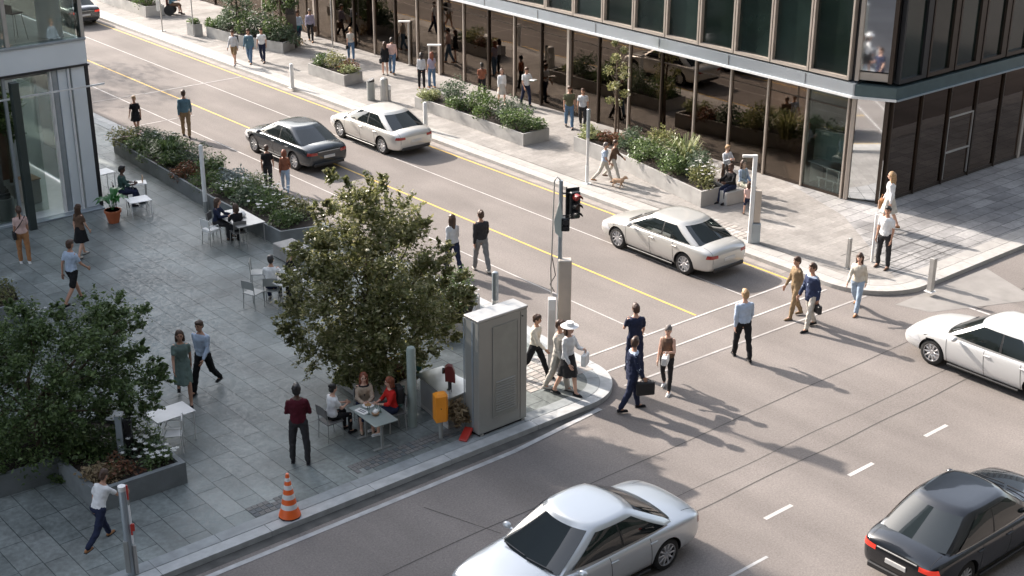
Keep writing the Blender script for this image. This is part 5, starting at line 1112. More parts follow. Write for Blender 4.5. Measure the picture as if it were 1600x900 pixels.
pp(160, 851, 735, 25, 'bend', 'white', 'navy', ('short', 'brown'), 'mid', 'short', 'trousers', 'tan', 'man in white tee and navy trousers leaning forward beside the left foreground planter')
pp(470, 723, 600, 55, 'crossed', 'burgundy', 'charcoal', ('short', 'black'), 'dark', 'long', 'trousers', 'black', 'man in burgundy sweater and dark trousers standing with folded arms, seen from behind')
# ---- near corner
a = pp(835, 590, 487, -60, 'walk', 'cream', 'black', ('short', 'brown'), 'mid', 'long', 'trousers', 'black', 'person in cream top and black trousers walking right beside the kiosk')
a = pp(886, 618, 500, -80, 'hold', 'white', 'charcoal', ('bob', 'brown'), 'light', 'long', 'skirt', 'black', 'woman in white top, white hat and dark skirt at the near corner', female=True, over='hat')
bag('shopping_bag', a['hand'][0]+Vector((0, 0, .03)), .5, 'white shopping bag carried by the woman with the white hat', M['paper'], (.3, .12, .3), .12)
a = pp(872, 610, 498, -70, 'stroll', 'stone', 'stone', ('short', 'brown'), 'mid', 'long', 'trousers', 'stone', 'person in stone coloured clothes half hidden behind the woman with the white hat')
# ---- crossing
pp(990, 585, 467, 60, 'hold', 'navy', 'navy', ('short', 'brown'), 'light', 'short', 'trousers', 'black', 'person in dark navy top walking just ahead of the man with the briefcase', z=0)
a = pp(986, 641, 515, -30, 'stroll', 'paleblue', 'navy', ('short', 'brown'), 'mid', 'long', 'trousers', 'black', 'man in dark navy suit with briefcase on the crossing', jacket='navy', z=0, turn=60)
bag('briefcase', a['hand'][1]+Vector((0, 0, .03)), -.5, 'black briefcase of the man in the navy suit', M['black'], (.44, .12, .33), .07)
a = pp(1040, 611, 507, -150, 'hold', 'brown', 'charcoal', ('bun', 'grey'), 'light', 'none', 'leggings', 'white', 'woman in brown top and dark leggings with white shoes on the crossing', female=True, z=0)
bag('shopping_bag', a['hand'][0]+Vector((0, 0, .03)), .6, 'white carrier bag in the hand of the woman with leggings', M['paper'], (.36, .14, .2), .1)
pp(1158, 560, 446, 60, 'stroll', 'paleblue', 'black', ('short', 'blond'), 'light', 'long', 'trousers', 'black', 'man in pale blue shirt and black trousers crossing towards the far corner', z=0)
a = pp(1263, 514, 375, 170, 'stroll', 'paleblue', 'stone', ('short', 'brown'), 'mid', 'long', 'trousers', 'black', 'tall man in blue blazer and light trousers on the crossing', jacket='blazer', z=0)
bag('satchel', a['hand'][0]+Vector((0, 0, .03)), 1.2, 'dark satchel held by the tall man in the blue blazer', M['dark'], (.34, .12, .24), .06)
pp(1240, 496, 400, 160, 'stroll', 'khaki', 'khaki', ('short', 'brown'), 'mid', 'long', 'trousers', 'khaki', 'person in khaki walking just left of the tall man in the blue blazer', z=0)
pp(1336, 486, 391, 200, 'walk', 'cream', 'palejean', ('long', 'brown'), 'light', 'long', 'trousers', 'tan', 'woman in cream cardigan and pale jeans stepping off the rounded kerb', female=True, z=0)
pp(1378, 418, 321, -170, 'wide', 'white', 'charcoal', ('short', 'black'), 'mid', 'short', 'trousers', 'brown', 'man in white tee and dark trousers with hand raised on the right corner', turn=10)
a = pp(1386, 358, 265, 120, 'stroll', 'white', 'stone', ('long', 'blond'), 'light', 'long', 'skirt', 'tan', 'woman in white and beige with long hair at the mirrored building corner', female=True)
bag('shoulder_bag', a['hand'][1]+Vector((0, 0, .2)), .2, 'tan shoulder bag of the woman at the mirrored corner', C_('tan'), (.34, .12, .3), .15)
# ---- on the carriageway
pp(215, 211, 147, -130, 'walk', 'black', 'black', ('bun', 'blond'), 'mid', 'short', 'miniskirt', 'black', 'woman in a short black dress crossing the street near the glass building', female=True, z=0)
pp(292, 214, 140, 60, 'stroll', 'bluejacket', 'khaki', ('short', 'brown'), 'mid', 'long', 'trousers', 'black', 'person in blue top and brown trousers crossing behind the shrubs', z=0)
a = pp(420, 294, 226, 50, 'stroll', 'black', 'charcoal', ('short', 'brown'), 'mid', 'short', 'trousers', 'black', 'man in black tee and dark trousers walking in front of the dark car', z=0)
pp(447, 299, 232, 55, 'walk', 'rust', 'palejean', ('bob', 'auburn'), 'light', 'long', 'trousers', 'palejean', 'woman in rust top and pale jeans beside the man in the black tee', female=True, z=0)
a = pp(708, 428, 334, 80, 'stroll', 'lightgrey', 'navy', ('long', 'brown'), 'light', 'long', 'trousers', 'navy', 'woman in light grey top and navy trousers on the street behind the big tree', female=True, z=0)
bag('tote_bag', a['hand'][0]+Vector((0, 0, .02)), .4, 'black tote bag of the woman in the light grey top', M['black'], (.34, .12, .34), .12)
pp(752, 424, 320, 75, 'stroll', 'charcoal', 'midgrey', ('bun', 'brown'), 'mid', 'long', 'trousers', 'stone', 'person in dark coat and grey trousers on the street right of the big tree', z=0)
# ---- far pavement
a = pp(367, 101, 46, -150, 'stroll', 'lightgrey', 'khaki', ('short', 'brown'), 'mid', 'long', 'shorts', 'white', 'man in light shirt and khaki shorts, leftmost of the three walking on the far pavement')
backpack(a, 'black backpack of the man in khaki shorts', M['black'])
pp(391, 99, 44, -140, 'stroll', 'white', 'bluejean', ('short', 'brown'), 'mid', 'long', 'trousers', 'tan', 'man in blue jacket and jeans, middle of the three on the far pavement', jacket='bluejacket')
pp(411, 97, 43, -135, 'stroll', 'white', 'navy', ('short', 'brown'), 'mid', 'short', 'trousers', 'brown', 'man in white shirt and black trousers, rightmost of the three on the far pavement')
pp(467, 68, 14, -140, 'walk', 'paleblue', 'navy', ('short', 'brown'), 'mid', 'rolled', 'trousers', 'tan', 'man in pale blue shirt with a teal sweater tied round his waist', apron='teal')
a = pp(486, 65, 13, -130, 'stroll', 'lilac', 'charcoal', ('short', 'grey'), 'mid', 'long', 'trousers', 'tan', 'person in lilac shirt and dark trousers beside the dark windows')
bag('shoulder_bag', a['hand'][0]+Vector((0, 0, .2)), .3, 'dark brown bag of the person in the lilac shirt', C_('brown'), (.3, .1, .28), .15)
a = pp(549, 93, 42, 60, 'stroll', 'stone', 'bluejean', ('bun', 'blond'), 'light', 'short', 'trousers', 'tan', 'woman in beige top and blue jeans walking away right of the mixed shrub planter', female=True)
bag('handbag', a['hand'][0]+Vector((0, 0, .12)), .3, 'small black handbag of the woman in the beige top', M['black'], (.2, .08, .16), .1)
a = pp(602, 117, 65, 50, 'stand', 'black', 'black', ('long', 'brown'), 'light', 'long', 'miniskirt', 'stone', 'woman in a short black dress seen from behind by the glass facade', female=True)
bag('handbag', a['hand'][0]+Vector((0, 0, .2)), .3, 'black handbag of the woman in the short black dress on the far pavement', M['black'], (.26, .1, .22), .14)
pp(613, 115, 58, 45, 'stroll', 'pink', 'bluejean', ('short', 'black'), 'mid', 'long', 'trousers', 'tan', 'person in pale pink shirt and jeans beside the woman in the black dress')
pp(659, 138, 82, 55, 'stand', 'lightgrey', 'black', ('bob', 'black'), 'light', 'long', 'trousers', 'tan', 'woman in light grey sweater and black trousers seen from behind, left of a pair', female=True)
pp(675, 137, 81, 80, 'stand', 'lilac', 'bluejean', ('long', 'auburn'), 'light', 'short', 'trousers', 'tan', 'woman in pale lilac tee and blue jeans, right of a pair by the glass', female=True)
pp(753, 152, 98, 60, 'stroll', 'rust', 'black', ('short', 'black'), 'dark', 'short', 'trousers', 'black', 'person in rust top half hidden behind the feathery shrubs')
pp(784, 163, 106, -120, 'stroll', 'white', 'stone', ('bob', 'brown'), 'light', 'long', 'skirt', 'stone', 'woman in white behind the long far planter', female=True)
a = pp(822, 165, 104, -100, 'hold', 'white', 'navy', ('short', 'brown'), 'mid', 'short', 'trousers', 'black', 'man in white shirt and navy trousers holding a folder behind the long far planter')
t = thing('folder', 'teal folder held by the man in navy trousers', 'folder', a['hand'][0], .3); MB().box((0, 0, .02), (.32, .24, .02), 0, .004).build('cover', M['teal'], t); MB().box((0, 0, .034), (.30, .22, .006)).build('sheets', M['paper'], t)
pp(837, 150, 92, 60, 'stroll', 'charcoal', 'navy', ('long', 'black'), 'mid', 'long', 'trousers', 'black', 'person in dark coat close to the glass beside the man with the folder')
pp(889, 200, 133, -130, 'stroll', 'olive', 'bluejean', ('short', 'brown'), 'mid', 'short', 'trousers', 'black', 'man in dark vest and jeans walking left of the man in the grey shirt')
pp(910, 199, 137, -140, 'stroll', 'lightgrey', 'charcoal', ('short', 'brown'), 'mid', 'short', 'trousers', 'black', 'man in light grey shirt and dark trousers in front of the dark windows')
pp(943, 285, 224, -60, 'walk', 'paleblue', 'stone', ('short', 'grey'), 'mid', 'short', 'trousers', 'tan', 'person in pale blue shirt walking a small dog past the tapering planter')
pp(958, 281, 222, -60, 'walk2', 'brown', 'stone', ('short', 'brown'), 'mid', 'long', 'trousers', 'brown', 'person in brown top walking beside the pale blue shirt')
pp(1133, 292, 226, -100, 'holdboth', 'lightgrey', 'brown', ('short', 'blond'), 'light', 'long', 'trousers', 'tan', 'person in grey top and brown trousers standing by the facade near the planter bench')
pp(1167, 336, 285, 60, 'stroll', 'pink', 'navy', ('bob', 'brown'), 'light', 'short', 'shorts', 'brown', 'child in pink and navy beside the white street totem', kid=1)
# ---- dark silhouettes inside the glass
for px, py, hy, lab in ((598, 66, 12, 'dark clad person inside the glass above the woman in black'), (622, 76, 22, 'person inside the glass left of the flat lamp head'), (727, 112, 52, 'person with long hair inside the glass, left of a pair'), (741, 118, 60, 'person inside the glass, right of a pair'), (801, 128, 66, 'slender dark person inside the glass behind the long far planter')):
    d = ray(px, py); tt = 39.4/d.x; X, Y = 39.4, d.y*tt; person(X, Y, ZK+.02, 1.72, 60 if px < 700 else -100, 'stand', 'black', 'charcoal', ('long', 'black'), 'mid', 'long', 'trousers', 'black', lab, female=True)

# ================================================================ SEATED GROUPS
def at_seat(q, face, H, pose, *a, **k): return person(q.x, q.y, ZK, H, face, pose, *a, **k)
def local(q, face, fx, ly=0):
    f = rad(face); return Vector((q.x+math.cos(f)*fx-math.sin(f)*ly, q.y+math.sin(f)*fx+math.cos(f)*ly, ZK))
# man with laptop beside the glass building
q = G(200, 325); q = Vector((q.x-.05, q.y+.25, ZK)); fc = -20
chair(local(q, fc, -.02), rad(fc), 'thin dark metal chair of the man with the laptop', M['dark'], M['dark'])
at_seat(q, fc, 1.82, 'sitlap', 'greendark', 'navy', ('short', 'black'), 'dark', 'rolled', 'trousers', 'black', 'man in dark green shirt sitting with a laptop beside the glass building')
q2 = G(212, 312); tq = local(q, fc, .58, .12)
table(tq, rad(fc), .5, .45, 'small white laptop table in front of the man in the green shirt', M['white'], M['alu'])
t = thing('laptop', 'open laptop with pale wooden toned lid on the small white table', 'laptop', (tq.x, tq.y, ZK+.731), rad(fc+180)); MB().box((0, 0, .008), (.24, .32, .014), 0, .003).build('keyboard', M['alu'], t); MB().box((-.13, 0, .115), (.012, .32, .21), 0, .003, rot=Matrix.Rotation(-.15, 3, 'Y')).build('screen', M['wood'], t)
q = G(222, 338); table(Vector((q.x, q.y+.15, ZK)), rad(-8), .72, .62, 'white square table with thin legs right of the seated man', M['white'], M['white'], .55)
q = G(165, 300); table(Vector((q.x-.1, q.y, ZK)), rad(5), .8, .6, 'white table behind the man with the laptop at the building corner', M['white'], M['white'])
# table of the two women
def wpt(px, py, z): return G(px, py, z)
c1, c2, c3, c4 = wpt(338, 335, .86), wpt(378, 358, .86), wpt(407, 344, .86), wpt(372, 322, .86)
tc_ = (c1+c2+c3+c4)/4; tz = math.atan2((c2-c1).y, (c2-c1).x)
table(Vector((tc_.x, tc_.y, ZK)), tz, (c2-c1).length, (c3-c2).length, 'grey steel table of the two women in dark clothes', M['alu'], M['alu'])
wa = Vector((tc_.x-.15, tc_.y+.62, ZK)); fa = -60
q = G(352, 372); wa = local(tc_, 130, .75); chair(wa, rad(-50), 'grey chair under the woman in navy facing the camera', M['meshgrey'], M['alu'])
at_seat(wa, -50, 1.66, 'sit', 'navy', 'charcoal', ('long', 'brown'), 'light', 'long', 'trousers', 'brown', 'woman in navy sweater sitting at the far side of the table by the planter', female=True, turn=15)
wb = G(381, 386); wb = Vector((wb.x-.02, wb.y+.25, ZK)); chair(wb, rad(78), 'grey mesh backed chair of the woman in black seen from behind', M['meshgrey'], M['alu'])
at_seat(wb, 78, 1.66, 'sit', 'black', 'black', ('bob', 'brown'), 'light', 'long', 'trousers', 'black', 'woman in black seen from behind at the table by the planter', female=True)
q = G(338, 384); chair(Vector((q.x, q.y+.25, ZK)), rad(10), 'white chair with white cushion at the table of the two women', M['white'], M['alu'], cushion=True, arms=True)
for k, (dx, dy, l) in enumerate(((-.12, .12, 'white food parcel nearest the woman in navy'), (.1, -.02, 'crumpled white food parcel in the middle of the women\'s table'))):
    t = thing('food_parcel', l, 'parcel', (tc_.x+dx, tc_.y+dy, ZK+.731)); MB().ell((0, 0, .07), (.14, .11, .08), None, 9, 6).build('wrapper', M['paper'], t); MB().box((.02, .02, .15), (.1, .06, .03), .4, .01).build('folded_top', M['paper'], t)
# round table with man in white shirt
tr = G(452, 436, .86); tr = Vector((tr.x, tr.y, ZK)); table(tr, 0, 1.0, 1.0, 'round pale table half hidden by the big tree', M['offwhite'], M['dark'], rnd=True)
ms = G(433, 478); ms = Vector((ms.x, ms.y+.22, ZK)); chair(ms, rad(52), 'dark grey chair under the man in the white shirt', M['grey'], M['grey'])
at_seat(ms, 52, 1.8, 'sit', 'white', 'navy', ('short', 'black'), 'mid', 'long', 'trousers', 'stone', 'man in white shirt sitting with his back to the camera left of the big tree')
q = G(412, 452); chair(Vector((q.x, q.y+.25, ZK)), rad(-35), 'grey slatted chair behind the left arm of the man in the white shirt', M['grey'], M['grey'], slat=True)
q = G(405, 484); chair(Vector((q.x, q.y+.25, ZK)), rad(20), 'empty grey chair nearest the camera left of the man in the white shirt', M['grey'], M['grey'])
wf = local(tr, 50, .78); chair(wf, rad(230), 'chair in the tree shade across the round table', M['grey'], M['grey'])
at_seat(wf, 230, 1.64, 'sit', 'black', 'black', ('afro', 'black'), 'mid', 'long', 'trousers', 'black', 'woman in black with dark curly hair across the round table beside the tree', female=True)
for dx, dy, l in ((-.05, .18, 'tall white paper bag on the round table'), (.18, -.02, 'small white paper bag on the round table')):
    t = thing('paper_bag', l, 'bag', (tr.x+dx, tr.y+dy, ZK+.73), .5); MB().loft([[(a*.09, b*.06, 0) for a, b in ((-1, -1), (1, -1), (1, 1), (-1, 1))], [(a*.11, b*.07, .2) for a, b in ((-1, -1), (1, -1), (1, 1), (-1, 1))], [(a*.1, b*.02, .29 if dx < 0 else .2) for a, b in ((-1, -1), (1, -1), (1, 1), (-1, 1))]]).build('bag_body', M['paper'], t); MB().tube([(-.05, 0, .27), (-.03, 0, .33), (.03, 0, .33), (.05, 0, .27)], .006, 5).build('handle', M['paper'], t)
# three women at the grey table
c1, c2, c3, c4 = wpt(546, 637, .86), wpt(587, 667, .86), wpt(620, 653, .86), wpt(580, 628, .86)
tc_ = (c1+c2+c3+c4)/4; tz = math.atan2((c2-c1).y, (c2-c1).x); tb_ = Vector((tc_.x, tc_.y, ZK))
table(tb_, tz, (c2-c1).length*1.02, (c3-c2).length, 'grey green cafe table with plates and wine glasses', mat('sage_table', (.30, .34, .32), .3, .2), M['grey'], ped=True)
wa = G(541, 686); wa = Vector((wa.x-.18, wa.y+.28, ZK)); fa = 0
chair(local(wa, fa, -.03), rad(fa), 'dark chair left of the table with the wine glasses', M['meshgrey'], M['grey']); at_seat(wa, fa, 1.66, 'sitlap', 'white', 'black', ('bun', 'black'), 'light', 'short', 'leggings', 'black', 'woman with black bun and white tee sitting left at the table with wine glasses', female=True)
wb = local(tb_, math.degrees(tz)+180-18, .92); fb = math.degrees(math.atan2(tb_.y-wb.y, tb_.x-wb.x))
chair(wb, rad(fb), 'chair under the woman in the beige trench coat', M['meshgrey'], M['grey']); at_seat(wb, fb-6, 1.74, 'sitlap', 'black', 'navy', ('long', 'auburn'), 'light', 'long', 'skirt', 'trench', 'long haired redhead in beige trench coat sitting at the far end of the table', female=True, jacket='trench')
wc = G(612, 688); wc = Vector((wc.x+.35, wc.y+.42, ZK)); fcx = 168
chair(local(wc, fcx, -.03), rad(fcx), 'steel chair of the redhead in the red top', M['meshgrey'], M['alu']); cc_ = at_seat(wc, fcx, 1.7, 'sitlap', 'red', 'navy', ('bob', 'auburn'), 'light', 'rolled', 'skirt', 'white', 'redhead in red top and navy skirt sitting right at the table', female=True)
backpack(cc_, 'small black backpack of the redhead in the red top', M['black'])
q = local(tb_, 30, 1.05); chair(q, rad(215), 'empty dark green chair behind the table beside the green post', M['teal'], M['alu'])
def on(t0, l, w_, z=.731):
    d = Vector((math.cos(tz), math.sin(tz), 0)); n = Vector((-d.y, d.x, 0)); return t0+d*l+n*w_+Vector((0, 0, z))
p = on(tb_, -.38, .1); t = thing('plate', 'plate of food beside the woman in the white tee', 'plate', p); MB().tube([(0, 0, 0), (0, 0, .012), (0, 0, .02)], [.07, .12, .135], 24).build('dish', M['paper'], t, 40); MB().ell((0, 0, .03), (.08, .08, .025), None, 10, 6).build('food', mat('food', (.35, .2, .08), .7), t)
p = on(tb_, -.22, -.16); t = thing('napkin', 'white napkin with cutlery on the near edge of the grey green table', 'napkin', p, tz+.2); MB().box((0, 0, .008), (.34, .17, .016), 0, .004).build('cloth', M['paper'], t); MB().box((0, .03, .021), (.2, .014, .006)).build('knife', M['dark'], t); MB().box((.02, -.03, .021), (.2, .014, .006)).build('fork', M['dark'], t)
p = on(tb_, .1, .0); t = thing('bowl', 'brown bowl with bread in the middle of the grey green table', 'bowl', p); MB().tube([(0, 0, 0), (0, 0, .06)], [.06, .09], 18).build('bowl_body', mat('brown_bowl', (.25, .14, .07), .5), t, 40); MB().box((.02, .02, .08), (.13, .1, .07), .5, .02).build('napkin', M['paper'], t)
for dl, dw, l in ((-.02, .1, 'wine glass at the far side of the grey green table'), (.05, .16, 'wine glass beside the bread bowl at the far edge'), (-.02, -.1, 'tall wine glass at the near side of the grey green table')):
    p = on(tb_, dl, dw); t = thing('wine_glass', l, 'glass', p, 0, 'wine glasses on the grey green table'); MB().tube([(0, 0, 0), (0, 0, .004), (0, 0, .09)], [.035, .03, .004], 14).build('glass_stem', gl_l, t, 40); MB().tube([(0, 0, .09), (0, 0, .12), (0, 0, .16), (0, 0, .2)], [.006, .034, .038, .03], 14, 0, False).build('glass_bowl', gl_l, t, 60)
# white table and chair by the left planter
c1, c2, c3, c4 = wpt(238, 644, .86), wpt(250, 659, .86), wpt(297, 643, .86), wpt(277, 629, .86)
tc_ = (c1+c2+c3+c4)/4; tz2 = math.atan2((c3-c2).y, (c3-c2).x); table(Vector((tc_.x, tc_.y, ZK)), tz2, .95, .62, 'white rectangular table next to the left foreground planter', M['white'], M['white'])
q = G(285, 703); chair(Vector((q.x-.15, q.y+.1, ZK)), rad(150), 'white metal armchair in front of the white table by the left planter', M['white'], M['white'], arms=True)
# bench sitters on the far pavement
t = thing('concrete_bench', 'pale concrete bench block at the right end of the tapering planter', 'bench', (34.6, 29.6, ZK), -.1); MB().box((0, 0, .23), (1.25, .55, .46), 0, .02).build('block', M['conc_light'], t)
person(34.45, 29.62, ZK, 1.7, 175, 'sit', 'black', 'navy', ('short', 'brown'), 'dark', 'long', 'trousers', 'black', 'person in black and navy sitting on the concrete bench of the tapering planter', seat=.46)
person(34.95, 29.6, ZK, 1.72, -95, 'sitrelax', 'palejean', 'cream', ('long', 'brown'), 'light', 'long', 'skirt', 'black', 'woman in pale blue jacket and cream skirt sitting at the end of the concrete bench', female=True, seat=.46)
t = thing('folding_cart', 'dark trolley with hooped handle behind the bench sitter', 'trolley', (34.75, 30.2, ZK), .3); MB().tube([(-.1, 0, .1), (-.1, 0, 1.0), (-.05, 0, 1.08), (.05, 0, 1.08), (.1, 0, 1.0), (.1, 0, .1)], .014, 7).build('handle', M['dark'], t, 60); MB().box((0, .05, .35), (.3, .22, .5), 0, .04).build('bag_body', M['black'], t)
# top edge: person sitting in a chair with dark wheels
q = G(272, 24); t = thing('wheeled_chair', 'dark wheeled chair at the top edge of the photo', 'chair', (q.x, q.y+.2, ZK), rad(-40))
MB().box((0, 0, .44), (.46, .46, .06), 0, .02).build('seat', M['dark'], t); MB().box((-.22, 0, .72), (.05, .44, .5), 0, .02).build('backrest', M['maroon'], t)
for sy_ in (-.27, .27): MB().cyl((-.08, sy_-.02, .28), (-.08, sy_+.02, .28), .28, 20).build('wheel', M['black'], t, 40)
person(q.x, q.y+.2, ZK, 1.7, -40, 'sitcross', 'pink', 'brown', ('short', 'brown'), 'light', 'long', 'skirt', 'black', 'person in pink and blue sitting with crossed legs at the top edge of the photo', jacket='bluejacket')

# ---- small dog by the tapering planter
q = G(965, 293); t = thing('dog', 'small tan dog walking beside the tapering planter', 'dog', q, rad(-60)); b = MB()
b.cap((-.14, 0, .24), (.13, 0, .26), .075, .09); b.cap((.13, 0, .28), (.22, 0, .36), .06, .05); b.ell((.27, 0, .39), (.07, .055, .055)); b.cap((.3, 0, .375), (.35, 0, .365), .032, .022); b.cap((-.2, 0, .28), (-.28, 0, .38), .022, .01)
for sy_ in (-.05, .05):
    b.cap((.12, sy_, .22), (.13, sy_, .12), .035, .022); b.cap((.13, sy_, .12), (.13+sy_, sy_, .03), .02, .016); b.cap((.15+sy_, sy_, .02), (.17+sy_, sy_, .02), .018, .015)
    b.cap((-.13, sy_, .22), (-.09, sy_, .16), .048, .03); b.cap((-.09, sy_, .16), (-.17, sy_, .11), .024, .018); b.cap((-.17, sy_, .11), (-.15-sy_, sy_, .02), .016, .014); b.cap((-.15-sy_, sy_, .02), (-.12-sy_, sy_, .02), .017, .014); b.ell((.24, sy_*.9, .435), (.012, .018, .03))
remesh(b, 'body', mat('dog_fur', (.42, .27, .17), .8, var=.25, vscale=20, bump=.4), t, .012, 2)

# ---- bake the remeshed figures
dg = bpy.context.evaluated_depsgraph_get()
for o, ex in PENDING:
    me = bpy.data.meshes.new_from_object(o.evaluated_get(dg)); mats_ = list(o.data.materials)
    o.modifiers.clear(); o.data = me; me.materials.clear()
    for m_ in mats_: me.materials.append(m_)
    me.polygons.foreach_set('material_index', [0]*len(me.polygons))
    if ex:
        e2 = ex.mesh('x'); bm = bmesh.new(); bm.from_mesh(me); n0 = len(bm.faces); bm.from_mesh(e2); bm.faces.ensure_lookup_table()
        for i, mi in enumerate(ex.m): bm.faces[n0+i].material_index = mi
        bm.to_mesh(me); bm.free(); bpy.data.meshes.remove(e2)
    me.polygons.foreach_set('use_smooth', [True]*len(me.polygons))

# ================================================================ CARS    (local +X is the nose)
def carpaint(name, col, metal=.35, rough=.28):
    m = mat(name, col, rough, metal, var=.015, vscale=.8, coat=1.0); return m
cglass = mat('car_glass', (.012, .016, .016), .03, 0, .9, var=.1); cblack = mat('car_trim', (.02, .02, .021), .45); tyre = mat('tyre', (.018, .018, .018), .85, bump=.3); rimm = mat('rim_alloy', (.62, .62, .63), .3, .7)
tail = mat('tail_lamp', (.33, .02, .015), .2, coat=1.); tailon = mat('tail_lamp_lit', (.6, .04, .025), .2, emit=.35); headm = mat('head_lamp', (.75, .77, .8), .08, .4, coat=1.)
def car(loc, rz, paint, label, L=4.75, W=1.84, Hh=1.42, lit=False, cab=(1.28, .36, -1.12, -2.02)):
    t = thing('car', label, 'car', loc, rz, 'cars passing the junction'); k = L/4.75
    # stations: x, half width, bottom z, belt (shoulder) z, centre top z
    S_ = [(-2.375, .60, .42, .72, .80), (-2.33, .78, .30, .82, .92), (-2.15, .87, .24, .90, 1.00), (-1.75, .91, .21, .93, 1.02), (-1.2, .92, .19, .94, 1.02), (-.4, .92, .18, .93, 1.0), (.4, .92, .18, .91, .98), (1.0, .92, .19, .89, .97), (1.5, .915, .21, .84, .93), (1.95, .88, .23, .76, .85), (2.22, .80, .26, .67, .75), (2.35, .66, .32, .56, .64), (2.375, .50, .38, .50, .56)]
    b = MB(); R = []
    for x, w_, zb, zs_, zt in S_:
        x *= k; w_ = w_/.92*W/2; q_ = [(0, zb), (w_*.80, zb), (w_*.955, zb+.06), (w_*.99, zb+(zs_-zb)*.35), (w_, zb+(zs_-zb)*.62), (w_*.985, zs_-.07), (w_*.945, zs_-.008), (w_*.86, zs_+.022), (w_*.45, zt-.006), (0, zt)]
        R.append([(x, y, z) for y, z in q_]+[(x, -y, z) for y, z in q_[-2:0:-1]])
    b.loft(R); body = b.build('body', [paint, cblack], t)
    bm = bmesh.new(); bm.from_mesh(body.data); bmesh.ops.recalc_face_normals(bm, faces=bm.faces[:]); bm.to_mesh(body.data); bm.free()
    ss = body.modifiers.new('s', 'SUBSURF'); ss.levels = ss.render_levels = 2
    cut = MB(); wx = (1.42*k, -1.38*k)
    for x in wx:
        for sd in (1, -1): cut.cyl((x, sd*(W/2-.24), .335), (x, sd*(W/2+.2), .335), .385, 32, 0)
    co = cut.build('cutter', cblack); bo = body.modifiers.new('b', 'BOOLEAN'); bo.operation = 'DIFFERENCE'; bo.object = co; bo.solver = 'EXACT'
    # car sits at identity while being cut
    t.location = (0, 0, 0); t.rotation_euler = (0, 0, 0); dg = bpy.context.evaluated_depsgraph_get(); me = bpy.data.meshes.new_from_object(body.evaluated_get(dg)); body.modifiers.clear(); body.data = me; bpy.data.objects.remove(co)
    me.materials.clear(); me.materials.append(paint); me.materials.append(cblack); pl = me.polygons
    for f in pl:
        c = f.center; inarch = any(abs((c.x-x)**2+(c.z-.335)**2) < .387**2 and abs(c.y) < W/2-.02 and abs(c.y) > W/2-.25 for x in wx); f.material_index = 1 if (inarch or c.z < .235) else 0; f.use_smooth = True
    me.set_sharp_from_angle(angle=rad(40)); t.location = loc; t.rotation_euler = (0, 0, rz)
    # cabin surface S(u, v): v 0 at the belt, 1 at the roof edge
    def plan(v, o=0):
        zf_ = .90+(Hh-.05-.90)*v+(0.02 if v > 0 else 0); f = (cab[0]*(1-v)+cab[1]*v)*k+o; r = (cab[3]*(1-v)+cab[2]*v)*k-o; w0 = (W/2-.075)*(1-v)+(W/2-.27)*v+o+.03*math.sin(PI*v); return f, r, w0, zf_
    def Sf(kind, u, v, o=.0):
        f, r, w0, z = plan(v, o); cr = .24*k
        if kind == 'front': y = u*(w0-cr*.3); return Vector((f-.22*(abs(y)/w0)**2.2*k, y, z))
        if kind == 'rear': y = u*(w0-cr*.3); return Vector((r+.20*(abs(y)/w0)**2.2*k, y, z))
        sd = 1 if kind == 'left' else -1; xf, xr = f-.22*k, r+.20*k; x = xr+(xf-xr)*u; e = abs(2*u-1); return Vector((x, sd*(w0-.05*e**3), z))
    def loopat(v, o=0):
        N_ = 7; P_ = [Sf('front', -1+2*i/N_, v, o) for i in range(N_+1)]+[Sf('left', 1-i/9, v, o) for i in range(1, 9)]+[Sf('rear', 1-2*i/N_, v, o) for i in range(N_+1)]+[Sf('right', i/9, v, o) for i in range(1, 9)]; return P_
    c = MB(); Rg = [loopat(-.12), loopat(0), loopat(.25), loopat(.5), loopat(.75), loopat(.93)]; l0 = loopat(1.0); cx = (cab[1]+cab[2])/2*k
    cen = Vector((cx, 0, 0))
    for sc_, dz in ((.985, .0), (.93, .028), (.8, .043), (.5, .052), (.15, .055)): Rg.append([Vector((cx+(p.x-cx)*sc_, p.y*sc_, p.z+dz-.0)) for p in l0])
    c.loft(Rg).build('cabin', paint, t, 50)
    def patch(name, kind, u0, u1, v0, v1, m, nu=10, nv=4, u0b=None, u1b=None, par=None):
        mb = MB(); u0b = u0 if u0b is None else u0b; u1b = u1 if u1b is None else u1b; G0 = []
        for j in range(nv+1):
            v = v0+(v1-v0)*j/nv; a = u0+(u0b-u0)*j/nv; b_ = u1+(u1b-u1)*j/nv
            for i in range(nu+1): G0.append(Sf(kind, a+(b_-a)*i/nu, v, .012))
        mb.add(G0, [(j*(nu+1)+i, j*(nu+1)+i+1, (j+1)*(nu+1)+i+1, (j+1)*(nu+1)+i) for j in range(nv) for i in range(nu)]); return mb.build(name, m, par or t, 60)
    patch('windshield', 'front', -.93, .93, .03, .95, cglass); patch('rear_window', 'rear', -.9, .9, .10, .93, cglass)
    for kd in ('left', 'right'):
        patch('side_window', kd, .50, .965, .10, .9, cglass, 10, 4, .50, .93); patch('side_window', kd, .07, .475, .10, .9, cglass, 10, 4, .13, .475)
        patch('window_trim', kd, .05, .97, .055, .095, M['alu'], 14, 1); patch('door_pillar', kd, .476, .499, .1, .9, cblack, 2, 3)
